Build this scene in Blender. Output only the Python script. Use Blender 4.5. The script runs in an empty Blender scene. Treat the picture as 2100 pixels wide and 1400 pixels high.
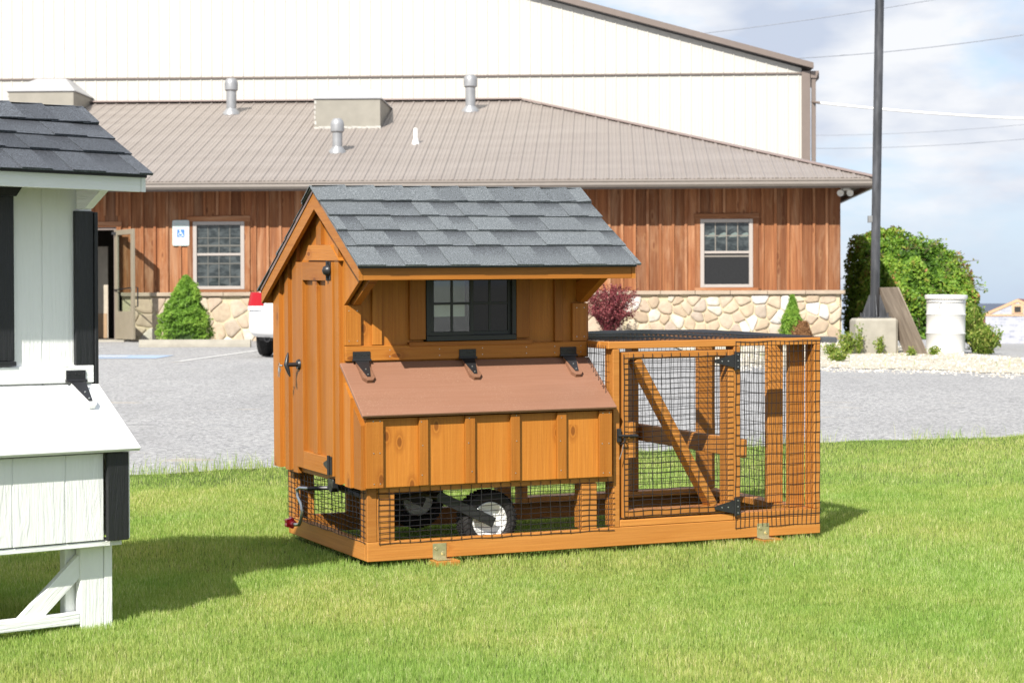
import bpy, math, random
import numpy as np
from mathutils import Matrix, Vector

# ------------------------------------------------------------ camera, world, sun, exposure
S = bpy.context.scene
COL = S.collection
H = 1.14                                   # eye height above the lawn at the coop
cam = bpy.data.cameras.new('camera'); camo = bpy.data.objects.new('camera', cam); COL.objects.link(camo)
cam.sensor_width = 36; cam.lens = 4360 / 2100 * 36; cam.clip_start = .1; cam.clip_end = 6000
camo.matrix_world = (Matrix.Translation((0, 0, H)) @ Matrix.Rotation(math.radians(90) - math.atan(60 / 4360), 4, 'X')
                     @ Matrix.Rotation(-.003, 4, 'Z'))
cam.dof.use_dof = True; cam.dof.focus_distance = 10.3; cam.dof.aperture_fstop = 8.0
S.camera = camo
S.view_settings.view_transform = 'Standard'; S.view_settings.look = 'None'
S.view_settings.exposure = 0.85; S.view_settings.gamma = 1
S.cycles.use_denoising = True
S.cycles.max_bounces = 8; S.cycles.transparent_max_bounces = 16
SUN_AZ, SUN_EL = 22.0, 40.0                # sun travels towards +y turned 22 degrees to +x
W = bpy.data.worlds.new('World'); S.world = W; W.use_nodes = True
nt = W.node_tree; nt.nodes.clear()
def N(t, ty, **k):
    n = t.nodes.new(ty)
    for a, b in k.items(): setattr(n, a, b)
    return n
sky = N(nt, 'ShaderNodeTexSky', sky_type='NISHITA', sun_disc=False)
sky.sun_elevation = math.radians(SUN_EL); sky.sun_rotation = math.radians(180 + SUN_AZ)
sky.air_density = 1.0; sky.dust_density = 1.2; sky.ozone_density = 1.2
tc = N(nt, 'ShaderNodeTexCoord'); mp = N(nt, 'ShaderNodeMapping'); mp.inputs['Scale'].default_value = (1, 1, 2.6)
nt.links.new(tc.outputs['Generated'], mp.inputs['Vector'])
no = N(nt, 'ShaderNodeTexNoise'); no.inputs['Scale'].default_value = 6.5; no.inputs['Detail'].default_value = 9
no.inputs['Roughness'].default_value = .58; no.inputs['Distortion'].default_value = .25
nt.links.new(mp.outputs[0], no.inputs['Vector'])
cr = N(nt, 'ShaderNodeValToRGB'); cr.color_ramp.elements[0].position = .38; cr.color_ramp.elements[1].position = .53
nt.links.new(no.outputs[0], cr.inputs[0])
no2 = N(nt, 'ShaderNodeTexNoise'); no2.inputs['Scale'].default_value = 11; no2.inputs['Detail'].default_value = 6
nt.links.new(mp.outputs[0], no2.inputs['Vector'])
cc = N(nt, 'ShaderNodeValToRGB')
cc.color_ramp.elements[0].position = .40; cc.color_ramp.elements[0].color = (3.4, 3.8, 4.6, 1)
cc.color_ramp.elements[1].position = .60; cc.color_ramp.elements[1].color = (5.3, 5.4, 5.6, 1)
nt.links.new(no2.outputs[0], cc.inputs[0])
mx = N(nt, 'ShaderNodeMix', data_type='RGBA')
sk2 = N(nt, 'ShaderNodeMix', data_type='RGBA'); sk2.inputs[0].default_value = .72; sk2.inputs[7].default_value = (3.3, 4.15, 5.5, 1)
nt.links.new(sky.outputs[0], sk2.inputs[6])
nt.links.new(cr.outputs[0], mx.inputs[0]); nt.links.new(sk2.outputs[2], mx.inputs[6]); nt.links.new(cc.outputs[0], mx.inputs[7])
bg = N(nt, 'ShaderNodeBackground'); bg.inputs[1].default_value = .10
nt.links.new(mx.outputs[2], bg.inputs[0])
nt.links.new(bg.outputs[0], N(nt, 'ShaderNodeOutputWorld').inputs[0])
sl = bpy.data.lights.new('sun', 'SUN'); sl.energy = 4.4; sl.angle = math.radians(.53); sl.color = (1, .945, .86)
so = bpy.data.objects.new('sun', sl); COL.objects.link(so)
_a, _e = math.radians(SUN_AZ), math.radians(SUN_EL)
_d = Vector((math.sin(_a) * math.cos(_e), math.cos(_a) * math.cos(_e), -math.sin(_e)))
so.rotation_euler = _d.to_track_quat('-Z', 'Y').to_euler(); so.location = (-6, -8, 14)

# ------------------------------------------------------------ helpers
RS = np.random.RandomState(7); random.seed(7)
def frame(R, O): 
    M = Matrix.Identity(4)
    for i in range(3):
        for j in range(3): M[i][j] = R[i][j]
        M[i][3] = O[i]
    return M
# chamfered unit box template
_sg = [(x, y, z) for x in (-1, 1) for y in (-1, 1) for z in (-1, 1)]
_vi = {}; _vs = []
for s in _sg:
    for k in range(3):
        _vi[(s, k)] = len(_vs); _vs.append((s, k))
_F = []
def _addf(ids, out):
    def pos(i):
        s, k = _vs[i]; return np.array([s[j] * (1 if j == k else .8) for j in range(3)], float)
    p = [pos(i) for i in ids]; n = np.cross(p[1] - p[0], p[2] - p[0])
    if n @ np.array(out) < 0: ids = ids[::-1]
    _F.append(list(ids))
for k in range(3):
    a, b = [j for j in range(3) if j != k]
    for sk in (-1, 1):
        ids = []
        for sa, sb in ((-1, -1), (1, -1), (1, 1), (-1, 1)):
            s = [0, 0, 0]; s[k] = sk; s[a] = sa; s[b] = sb; ids.append(_vi[(tuple(s), k)])
        o = [0, 0, 0]; o[k] = sk; _addf(ids, o)
for k in range(3):
    for l in range(k + 1, 3):
        m_ = 3 - k - l
        for sk in (-1, 1):
            for sl_ in (-1, 1):
                def S3(sm):
                    s = [0, 0, 0]; s[k] = sk; s[l] = sl_; s[m_] = sm; return tuple(s)
                o = [0, 0, 0]; o[k] = sk; o[l] = sl_
                _addf([_vi[(S3(-1), k)], _vi[(S3(1), k)], _vi[(S3(1), l)], _vi[(S3(-1), l)]], o)
for s in _sg: _addf([_vi[(s, 0)], _vi[(s, 1)], _vi[(s, 2)]], s)

class MB:
    def __init__(s): s.v = []; s.f = []; s.g = []; s.r = []; s.n = 0
    def add(s, v, f, g=None, r=None):
        v = np.asarray(v, float)
        s.v.append(v); s.g.append(v if g is None else np.asarray(g, float))
        s.r.append(np.full(len(v), RS.rand() if r is None else r) if np.ndim(r) == 0 or r is None else np.asarray(r))
        s.f += [[i + s.n for i in q] for q in f]; s.n += len(v); return s
    def obox(s, c, A, h, ch=.002, r=None, grain=None):
        """c centre, A 3x3 columns axes, h half sizes"""
        c = np.asarray(c, float); h = np.asarray(h, float); ch = min(ch, h.min() * .45)
        L = np.array([[sg[j] * (h[j] if j == k else h[j] - ch) for j in range(3)] for sg, k in _vs])
        go = np.argsort(-h) if grain is None else [grain] + [j for j in range(3) if j != grain]
        G = L[:, list(go)] + RS.rand(3) * 20
        s.add(c + L @ np.asarray(A, float).T, _F, G, r); return s
    def box(s, lo, hi, ch=.002, r=None, grain=None):
        lo = np.asarray(lo, float); hi = np.asarray(hi, float)
        return s.obox((lo + hi) / 2, np.eye(3), abs(hi - lo) / 2, ch, r, grain)
    def beam(s, p0, p1, w, t, up=(0, 0, 1), ch=.002, r=None):
        """bar from p0 to p1; w along the cross direction of up, t along up"""
        p0 = np.asarray(p0, float); p1 = np.asarray(p1, float); d = p1 - p0; L = np.linalg.norm(d); d /= L
        x = np.cross(up, d); x /= np.linalg.norm(x); z = np.cross(d, x)
        return s.obox((p0 + p1) / 2, np.stack([d, x, z], 1), (L / 2, w / 2, t / 2), ch, r, 0)
    def prism(s, pts, o, a, b, c, t, r=None, grain=1):
        """polygon pts (x,y) in plane o + x a + y b, thickness t along c"""
        o, a, b, c = [np.asarray(q, float) for q in (o, a, b, c)]; n = len(pts)
        P = np.array([o + x * a + y * b for x, y in pts]); v = np.concatenate([P, P + c * t])
        off = RS.rand(3) * 20
        G = np.array([(y, x, 0) if grain else (x, y, 0) for x, y in pts] * 2, float); G[n:, 2] = t; G += off
        ar = sum(pts[i][0] * pts[(i + 1) % n][1] - pts[(i + 1) % n][0] * pts[i][1] for i in range(n))
        fl = (ar > 0) == (np.cross(a, b) @ c * t > 0)
        top = list(range(n, 2 * n)); bot = list(range(n))[::-1]
        f = [top, bot] + [[i, (i + 1) % n, n + (i + 1) % n, n + i] for i in range(n)]
        if not fl: f = [q[::-1] for q in f]
        return s.add(v, f, G, r)
    def tube(s, path, rad, n=8, r=None, cap=True):
        P = np.asarray(path, float); m = len(P); rr = np.broadcast_to(rad, (m,))
        V = []; T = np.gradient(P, axis=0) if m > 2 else np.array([P[1] - P[0]] * 2)
        T /= np.linalg.norm(T, axis=1)[:, None]
        u = np.cross(T[0], (0, 0, 1.)); 
        if np.linalg.norm(u) < .1: u = np.cross(T[0], (1., 0, 0))
        u /= np.linalg.norm(u)
        for i in range(m):
            u = u - T[i] * (u @ T[i]); u /= np.linalg.norm(u); w = np.cross(T[i], u)
            for k in range(n):
                a = 2 * math.pi * k / n; V.append(P[i] + rr[i] * (math.cos(a) * u + math.sin(a) * w))
        f = [[i * n + k, i * n + (k + 1) % n, (i + 1) * n + (k + 1) % n, (i + 1) * n + k] for i in range(m - 1) for k in range(n)]
        if cap: f += [list(range(n))[::-1], [(m - 1) * n + k for k in range(n)]]
        return s.add(V, f, None, r)
    def lathe(s, prof, o=(0, 0, 0), ax=(0, 0, 1), n=32, r=None):
        """prof list of (radius, height)"""
        o = np.asarray(o, float); ax = np.asarray(ax, float); ax /= np.linalg.norm(ax)
        u = np.cross(ax, (0, 0, 1.)) if abs(ax[2]) < .9 else np.array([1., 0, 0]); u /= np.linalg.norm(u); w = np.cross(ax, u)
        V = []
        for R_, h in prof:
            for k in range(n):
                a = 2 * math.pi * k / n; V.append(o + ax * h + R_ * (math.cos(a) * u + math.sin(a) * w))
        m = len(prof)
        f = [[i * n + k, i * n + (k + 1) % n, (i + 1) * n + (k + 1) % n, (i + 1) * n + k] for i in range(m - 1) for k in range(n)]
        return s.add(V, f, None, r)
    def build(s, name, mat, parent=None, smooth=False, label=None):
        me = bpy.data.meshes.new(name)
        v = np.concatenate(s.v); me.from_pydata(v.tolist(), [], s.f); 
        a = me.attributes.new('g', 'FLOAT_VECTOR', 'POINT'); a.data.foreach_set('vector', np.concatenate(s.g).astype(np.float32).ravel())
        a = me.attributes.new('rnd', 'FLOAT', 'POINT'); a.data.foreach_set('value', np.concatenate(s.r).astype(np.float32))
        me.materials.append(mat)
        me.polygons.foreach_set('use_smooth', [bool(smooth)] * len(me.polygons))
        me.update()
        o = bpy.data.objects.new(name, me); COL.objects.link(o)
        if parent is not None: o.parent = parent
        if label: o['label'] = label
        return o
def smooth_angle(o, deg=40):
    me = o.data; me.polygons.foreach_set('use_smooth', [True] * len(me.polygons))
    try: me.set_sharp_from_angle(angle=math.radians(deg))
    except Exception: pass
def raw_mesh(name, V, loops, counts, mat, rnd=None, parent=None, g=None):
    me = bpy.data.meshes.new(name); V = np.asarray(V, np.float32)
    me.vertices.add(len(V)); me.vertices.foreach_set('co', V.ravel())
    me.loops.add(len(loops)); me.loops.foreach_set('vertex_index', np.asarray(loops, np.int32))
    counts = np.asarray(counts, np.int32); st = np.concatenate([[0], np.cumsum(counts)[:-1]]).astype(np.int32)
    me.polygons.add(len(counts)); me.polygons.foreach_set('loop_start', st)
    try: me.polygons.foreach_set('loop_total', counts)
    except Exception: pass
    if rnd is not None:
        a = me.attributes.new('rnd', 'FLOAT', 'POINT'); a.data.foreach_set('value', np.asarray(rnd, np.float32))
    if g is not None:
        a = me.attributes.new('g', 'FLOAT_VECTOR', 'POINT'); a.data.foreach_set('vector', np.asarray(g, np.float32).ravel())
    me.materials.append(mat); me.polygons.foreach_set('use_smooth', np.zeros(len(counts), bool)); me.update(calc_edges=True); me.validate()
    o = bpy.data.objects.new(name, me); COL.objects.link(o)
    if parent is not None: o.parent = parent
    return o
def thing(name, label, cat, M=None, group=None):
    o = bpy.data.objects.new(name, None); COL.objects.link(o); o.empty_display_size = .2
    if M is not None: o.matrix_world = M
    o['label'] = label; o['category'] = cat
    if group: o['group'] = group
    return o
def tag(o, label=None, cat=None, kind=None, group=None):
    if label: o['label'] = label
    if cat: o['category'] = cat
    if kind: o['kind'] = kind
    if group: o['group'] = group
    return o
def snoise(P, sc=1.0, seed=0, oct=4):
    r = np.random.RandomState(seed); P = np.asarray(P, float) * sc; o = np.zeros(len(P)); amp = 1; tot = 0
    for k in range(oct):
        for j in range(3):
            d = r.normal(size=P.shape[1]); d /= np.linalg.norm(d); o += amp * np.sin((P @ d) * 2 ** k * 2.1 + r.rand() * 6.28 + 1.3 * np.sin(P @ r.normal(size=P.shape[1]) * 2 ** k))
        tot += amp * 1.7; amp *= .55
    return o / tot

# ------------------------------------------------------------ materials
class Mt:
    def __init__(s, name):
        s.m = bpy.data.materials.new(name); s.m.use_nodes = True; s.t = s.m.node_tree; s.t.nodes.clear()
        s.out = N(s.t, 'ShaderNodeOutputMaterial'); s.b = N(s.t, 'ShaderNodeBsdfPrincipled'); s.t.links.new(s.b.outputs[0], s.out.inputs[0])
    def L(s, a, b): s.t.links.new(a, b)
    def attr(s, n): return N(s.t, 'ShaderNodeAttribute', attribute_name=n)
    def co(s, kind='Object'): return N(s.t, 'ShaderNodeTexCoord').outputs[kind]
    def map(s, v, sc=(1, 1, 1), rot=(0, 0, 0)):
        m = N(s.t, 'ShaderNodeMapping'); m.inputs['Scale'].default_value = sc; m.inputs['Rotation'].default_value = rot; s.L(v, m.inputs[0]); return m.outputs[0]
    def noise(s, v, sc, det=4, ro=.5, dist=0):
        n = N(s.t, 'ShaderNodeTexNoise'); n.inputs['Scale'].default_value = sc; n.inputs['Detail'].default_value = det
        n.inputs['Roughness'].default_value = ro; n.inputs['Distortion'].default_value = dist
        if v is not None: s.L(v, n.inputs['Vector'])
        return n.outputs[0]
    def ramp(s, f, *st):
        r = N(s.t, 'ShaderNodeValToRGB'); e = r.color_ramp.elements
        for i, (p, c) in enumerate(st):
            q = e[i] if i < 2 else e.new(p)
            q.position = p; q.color = tuple(c) + (1,) if np.ndim(c) else (c, c, c, 1)
        s.L(f, r.inputs[0]); return r.outputs[0]
    def mix(s, f, a, b, mode='MIX'):
        m = N(s.t, 'ShaderNodeMix', data_type='RGBA', blend_type=mode)
        for i, x in ((0, f), (6, a), (7, b)):
            if hasattr(x, 'links'): s.L(x, m.inputs[i])
            elif i == 0: m.inputs[0].default_value = x
            else: m.inputs[i].default_value = tuple(x) + (1,)
        return m.outputs[2]
    def math(s, op, a, b=None, c=None):
        m = N(s.t, 'ShaderNodeMath', operation=op)
        for i, x in enumerate((a, b, c)):
            if x is None: continue
            if hasattr(x, 'links'): s.L(x, m.inputs[i])
            else: m.inputs[i].default_value = x
        return m.outputs[0]
    def bump(s, h, st=.3, d=.01):
        b = N(s.t, 'ShaderNodeBump'); b.inputs['Strength'].default_value = st; b.inputs['Distance'].default_value = d
        s.L(h, b.inputs['Height']); s.L(b.outputs[0], s.b.inputs['Normal']); return s
    def set(s, col=None, rough=None, metal=None, spec=None):
        for k, x in (('Base Color', col), ('Roughness', rough), ('Metallic', metal), ('Specular IOR Level', spec)):
            if x is None: continue
            if hasattr(x, 'links'): s.L(x, s.b.inputs[k])
            else: s.b.inputs[k].default_value = tuple(x) + (1,) if np.ndim(x) else x
        return s
def plain(name, col, rough=.6, metal=0, var=.12, sc=8, spec=.5, bump=0):
    m = Mt(name); n = m.noise(m.co(), sc, 5, .6)
    c = m.mix(m.ramp(n, (.3, 0), (.7, 1)), [x * (1 - var) for x in col], [min(1, x * (1 + var)) for x in col])
    m.set(c, rough, metal, spec)
    if bump: m.bump(m.noise(m.co(), sc * 8, 4), bump, .004)
    return m.m
def stained(name, base, dark, light, rough=.5, bump=.35, knots=True, saw=True):
    m = Mt(name); g = m.attr('g').outputs['Vector']; r = m.attr('rnd').outputs['Fac']
    fine = m.noise(m.map(g, (3, 120, 120)), 1, 4, .6, .3)
    wide = m.noise(m.map(g, (.9, 22, 22)), 1, 5, .55, 1.2)
    c = m.mix(m.ramp(wide, (.30, 0), (.75, .55)), base, light)
    c = m.mix(m.ramp(fine, (.35, .0), (.66, .38)), c, dark)
    blot = m.noise(m.map(g, (1.6, 5, 5)), 1, 3, .5)
    c = m.mix(m.ramp(blot, (.45, 0), (.75, .5)), c, [x * .78 for x in base])
    tint = m.ramp(r, (0, (.74, .70, .64)), (.5, (.93, .92, .90)), (1, (1.10, 1.10, 1.12)))
    c = m.mix(1, c, tint, 'MULTIPLY')
    if knots:
        vo = N(m.t, 'ShaderNodeTexVoronoi'); vo.inputs['Scale'].default_value = 1; vo.voronoi_dimensions = '2D'; m.L(m.map(g, (4.0, 8, 0)), vo.inputs['Vector'])
        sc_ = N(m.t, 'ShaderNodeSeparateColor'); m.L(vo.outputs['Color'], sc_.inputs[0]); has = m.math('GREATER_THAN', sc_.outputs[0], .70)
        k = m.math('MULTIPLY', has, m.ramp(vo.outputs['Distance'], (.07, 1), (.11, 0)))
        c = m.mix(m.math('MULTIPLY', k, .75), c, [dark[0] * .55, dark[1] * .5, dark[2] * .5])
        ring = m.math('MULTIPLY', has, m.ramp(vo.outputs['Distance'], (.11, 0), (.14, .5), (.26, 0)))
        c = m.mix(ring, c, dark)
    if not knots:
        sc = m.noise(m.map(g, (60, 60, 60), (0, 0, .6)), 1, 3, .7, 3.0); big = m.noise(m.map(g, (2.5, 5, 5)), 1, 2)
        c = m.mix(m.math('MULTIPLY', m.ramp(sc, (.55, 0), (.66, .6)), m.ramp(big, (.42, 0), (.60, 1))), c, (.35, .215, .145))
    m.set(c, rough, 0, .35)
    h = m.math('ADD', fine, m.noise(m.map(g, (12, 260, 260)), 1, 3))
    if saw: h = m.math('ADD', h, m.math('MULTIPLY', m.noise(m.map(g, (90, 8, 8)), 1, 2), .5))
    m.bump(h, bump, .0025); return m.m
M_WOOD = stained('cedar_stain', (.42, .152, .018), (.25, .072, .008), (.52, .220, .040))
M_FRAME = stained('cedar_stain_framing', (.45, .180, .034), (.28, .09, .015), (.56, .265, .068), bump=.25, saw=False)
M_LID = stained('brown_lid_paint', (.235, .118, .072), (.20, .095, .058), (.28, .15, .10), .5, .25, knots=False)
M_LIDW = plain('white_lid_paint', (.84, .85, .84), .35, var=.02)
def painted(name, col, bump=.6):
    m = Mt(name); g = m.attr('g').outputs['Vector']
    w = m.noise(m.map(g, (2.2, 26, 26)), 1, 4, .6, 2.2); w2 = m.noise(m.map(g, (14, 60, 60)), 1, 3, .6, 1.5)
    n = m.noise(g, 6, 3)
    c = m.mix(m.ramp(n, (.3, 0), (.7, 1)), [x * .96 for x in col], col)
    m.set(c, .45, 0, .4); m.bump(m.math('ADD', m.ramp(w, (.4, 0), (.6, 1)), m.math('MULTIPLY', w2, .6)), bump, .0035); return m.m
M_WHITE = painted('white_paint', (.82, .835, .82), .38)
M_BLACKP = painted('black_paint', (.016, .017, .019), .5)
M_BLACK = plain('black_hardware', (.018, .018, .02), .38, 0, .2)
M_WIRE = plain('black_wire', (.012, .012, .015), .38, 0, .1)
M_ZINC = plain('galvanized_steel', (.55, .56, .57), .35, .9, .15, 30)
M_BRASSY = plain('yellow_zinc_plate', (.62, .56, .36), .35, .85, .15, 40)
M_RED = plain('red_plastic', (.55, .012, .025), .3, 0, .08)
M_RIM = plain('white_rim_paint', (.78, .78, .76), .3, 0, .03)
M_DECK = plain('roof_deck', (.20, .12, .06), .8, 0, .2)
M_DRIP = plain('dark_drip_edge', (.022, .024, .03), .35, 0, .1)
M_DRIPB = plain('brown_drip_edge', (.20, .14, .13), .4, 0, .1)
def rubber():
    m = Mt('tyre_rubber'); m.set((.022, .021, .021), .75, 0, .3); m.bump(m.noise(m.co(), 60, 3), .3, .003); return m.m
M_TYRE = rubber()
def shingle(name, a, b, sh):
    m = Mt(name); g = m.attr('g').outputs['Vector']; r = m.attr('rnd').outputs['Fac']
    gr = m.noise(g, 300, 2, .8); gr2 = m.noise(g, 160, 3, .7)
    c = m.mix(r, a, b)
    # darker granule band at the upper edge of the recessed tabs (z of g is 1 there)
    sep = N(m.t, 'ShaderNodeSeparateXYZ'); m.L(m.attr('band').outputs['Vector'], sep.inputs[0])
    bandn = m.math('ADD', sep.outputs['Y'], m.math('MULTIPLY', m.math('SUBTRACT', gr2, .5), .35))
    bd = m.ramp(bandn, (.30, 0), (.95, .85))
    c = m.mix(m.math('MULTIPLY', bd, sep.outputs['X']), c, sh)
    sp = m.ramp(gr, (.30, (.2, .2, .2)), (.5, (.85, .85, .85)), (.66, (2.3, 2.3, 2.35)))
    c = m.mix(1, c, sp, 'MULTIPLY')
    c = m.mix(m.ramp(gr2, (.3, 0), (.7, .25)), c, [x * .6 for x in a])
    m.set(c, .9, 0, .25); m.bump(gr, .5, .0015); return m.m
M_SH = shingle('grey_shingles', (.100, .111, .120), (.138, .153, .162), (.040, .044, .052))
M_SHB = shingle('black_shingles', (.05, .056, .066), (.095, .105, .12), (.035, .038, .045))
def glass_dark(name, col=(.02, .022, .024), rough=.04, spec=.6):
    m = Mt(name); m.set(col, rough, 0, spec); return m.m
M_GLASS = glass_dark('dark_window_glass', (.008, .009, .009), .03, .4)
def clear_glass():
    m = Mt('clear_pane'); t = m.t
    tr = N(t, 'ShaderNodeBsdfTransparent'); tr.inputs[0].default_value = (.88, .92, .9, 1)
    gl = N(t, 'ShaderNodeBsdfGlossy'); gl.inputs['Roughness'].default_value = .02
    mx = N(t, 'ShaderNodeMixShader'); mx.inputs[0].default_value = .09
    m.L(tr.outputs[0], mx.inputs[1]); m.L(gl.outputs[0], mx.inputs[2]); m.L(mx.outputs[0], m.out.inputs[0]); return m.m
M_PANE = clear_glass()
M_PAPER = plain('white_paper', (.75, .76, .73), .7, var=.03)
M_DARKIN = plain('dark_interior', (.03, .028, .026), .9)
M_BFR = plain('black_window_frame', (.018, .020, .021), .45)

# ------------------------------------------------------------ frames measured in the place
R_C = [[.91463, -.40428, -.00063], [.40414, .91434, -.02564], [.01094, .02319, .99967]]
O_C = (-.661448, 9.674160, -1.137009 + H)
F_C = frame(R_C, O_C)                        # orange coop: u along its front, v to the back, w up
R_W = [[.7324, -.6809, 0], [.6809, .7324, 0], [0, 0, 1]]
F_W = frame(R_W, (-1.54, 8.16, -1.18 + H))   # white coop
_p = math.radians(2.5)
R_B = [[math.cos(_p), math.sin(_p), 0], [-math.sin(_p), math.cos(_p), 0], [0, 0, 1]]
F_B = frame(R_B, (0, 38.3, H))               # buildings: u right, v to the back, w above eye level
def ground_z(x, y):
    x = np.asarray(x, float); y = np.asarray(y, float)
    a = -1.137 + .0256 * (y - 9.67) + .0006 * x
    c = -.744 + (y - 25) * .0179
    zA = np.where(y < 25, a, np.where(y < 38.6, c, -.50))
    zB = np.interp(y, [25, 28, 31, 34, 40, 60, 90, 160, 3000], [-.744, -.70, -.66, -.68, -.74, -1.0, -1.42, -2.5, -34])
    zB = np.where(y < 25, a, zB)
    t = np.clip((x - 6.3) / 2.0, 0, 1); t = t * t * (3 - 2 * t)
    return zA * (1 - t) + zB * t + H

def shingles(name, mat, parent, e0, l, s_, n_, length, rows, ex, seed, over=.0):
    """rows of laminated tabs from the eave e0 up along s_, l along the eave"""
    r = np.random.RandomState(seed); e0, l, s_, n_ = [np.asarray(q, float) for q in (e0, l, s_, n_)]
    V = []; Lp = []; C = []; rn = []; g = []; bd = []; k = 0
    for i in range(rows):
        a = -r.uniform(.0, .12) ; hi = r.rand() < .5
        wob = r.uniform(-.002, .002, 3)
        while a < length:
            w = r.uniform(.09, .21) if hi else r.uniform(.08, .19)
            a0, a1 = max(a, -.004 + r.uniform(-.003, .003)), min(a + w - .0012, length + .004 + r.uniform(-.003, .003)); a += w
            if a1 - a0 < .012: hi = not hi; continue
            t0 = .0095 if hi else .0045; s0 = i * ex - (.035 if i == 0 else 0) + r.uniform(-.0012, .0012); s1 = (i + 1) * ex + .02
            z0 = .004 if i else 0; z1 = -.002
            tone = r.rand() * .75 + (.2 if hi else .05)
            P = []
            for (aa, ss, zb, zt) in ((a0, s0, z0, z0 + t0), (a1, s0, z0, z0 + t0), (a1, s1, z1, z1 + .003), (a0, s1, z1, z1 + .003)):
                skew = 0
                P.append((aa + skew, ss, zb)); P.append((aa + skew, ss, zt))
            for q in P:
                V.append(e0 + l * q[0] + s_ * q[1] + n_ * q[2]); g.append((q[0] + seed, q[1] + i * 3.1, q[2])); rn.append(tone)
                bd.append((0 if hi else 1, min(1, max(0, (q[1] - s0) / ex)), 0))
            for fc in ((1, 3, 5, 7), (0, 2, 3, 1), (2, 4, 5, 3), (6, 0, 1, 7), (0, 6, 4, 2)):
                Lp += [k + q for q in fc]; C.append(4)
            k += 8; hi = not hi if r.rand() < .85 else hi
    o = raw_mesh(name, V, Lp, C, mat, rn, parent, g)
    at = o.data.attributes.new('band', 'FLOAT_VECTOR', 'POINT'); at.data.foreach_set('vector', np.array(bd, np.float32).ravel())
    return o
def ridge_caps(name, mat, parent, u0, u1, v, w, th, wid, seed):
    r = np.random.RandomState(seed); V = []; Lp = []; C = []; rn = []; g = []; bd = []; k = 0; a = u0
    while a < u1 - .03:
        b = min(a + .145, u1)
        tone = r.rand()
        for sgn in (-1, 1):
            sv = np.array([0, sgn * math.cos(th), -math.sin(th)]); nv = np.array([0, sgn * math.sin(th), math.cos(th)])
            q = [(a - .03, .003, .006), (b, .003, .013), (b, wid + r.uniform(-.002, .002), .013), (a - .03, wid, .006)]
            for (aa, ss, z) in q:
                for zz in (z - .005, z):
                    V.append(np.array([aa, v, w]) + sv * (ss - .003) + nv * zz); g.append((aa, ss + seed, zz)); rn.append(tone); bd.append((0, 0, 0))
            fs = [(1, 3, 5, 7), (0, 2, 3, 1), (2, 4, 5, 3), (4, 6, 7, 5), (6, 0, 1, 7)]
            for fc in fs: Lp += [k + x for x in (fc if sgn > 0 else fc[::-1])]; C.append(4)
            k += 8
        a = b
    o = raw_mesh(name, V, Lp, C, mat, rn, parent, g)
    at = o.data.attributes.new('band', 'FLOAT_VECTOR', 'POINT'); at.data.foreach_set('vector', np.array(bd, np.float32).ravel())
    return o
def wires(name, parent, o, a, b, wa, hb, pa, pb, bul=0, seed=0, n=None, clip=None, label=None, rad=.0014):
    """welded wire: o corner, a and b unit axes, width wa, height hb, pitch pa along a (wires running along b), pb"""
    r = np.random.RandomState(seed); o, a, b = [np.asarray(q, float) for q in (o, a, b)]; nn = np.cross(a, b)
    mb = MB(); ph = r.rand(4) * 6
    def P(x, y):
        z = bul * (math.sin(math.pi * x / wa) * math.sin(math.pi * y / hb)) + .0022 * math.sin(x * 21 + ph[0]) * math.cos(y * 17 + ph[1])
        j = .0016 * math.sin(x * 13 + y * 29 + ph[2]); j2 = .0016 * math.sin(x * 31 + y * 11 + ph[3])
        return o + a * (x + j) + b * (y + j2) + nn * z
    def run(fix, ax, L_, off):
        m = max(4, int(L_ / .045)); pts = []
        for i in range(m + 1):
            t = L_ * i / m; x, y = (fix, t) if ax else (t, fix)
            if clip and not clip(x, y):
                if len(pts) > 1: mb.tube(pts, rad, 4, cap=False)
                pts = []; continue
            pts.append(P(x, y) + nn * off)
        if len(pts) > 1: mb.tube(pts, rad, 4, cap=False)
    k = 0
    while k * pa <= wa + 1e-6: run(min(k * pa, wa), 1, hb, rad); k += 1
    k = 0
    while k * pb <= hb + 1e-6: run(min(k * pb, hb), 0, wa, -rad); k += 1
    return mb.build(name, M_WIRE, parent, label=label)
def t_hinge(parent, o, a, b, n_, L_=.10, pw=.088, ph_=.03, name='hinge'):
    """o middle of the plate, a along the plate, b direction of the tapered strap, n_ outward"""
    o, a, b, n_ = [np.asarray(q, float) for q in (o, a, b, n_)]; A = np.stack([a, b, n_], 1)
    m = MB(); m.obox(o + n_ * .002, A, (pw / 2, ph_ / 2, .002), .001)
    m.tube([o + b * (ph_ / 2 + .004) - a * pw / 2 + n_ * .004, o + b * (ph_ / 2 + .004) + a * pw / 2 + n_ * .004], .005, 8)
    return m, A
def bolt_heads(m, pts, n_, r=.004, h=.003):
    for p in pts: m.lathe([(0, h), (r * .7, h), (r, 0), (r, -.001)], p, n_, 8)

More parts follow.
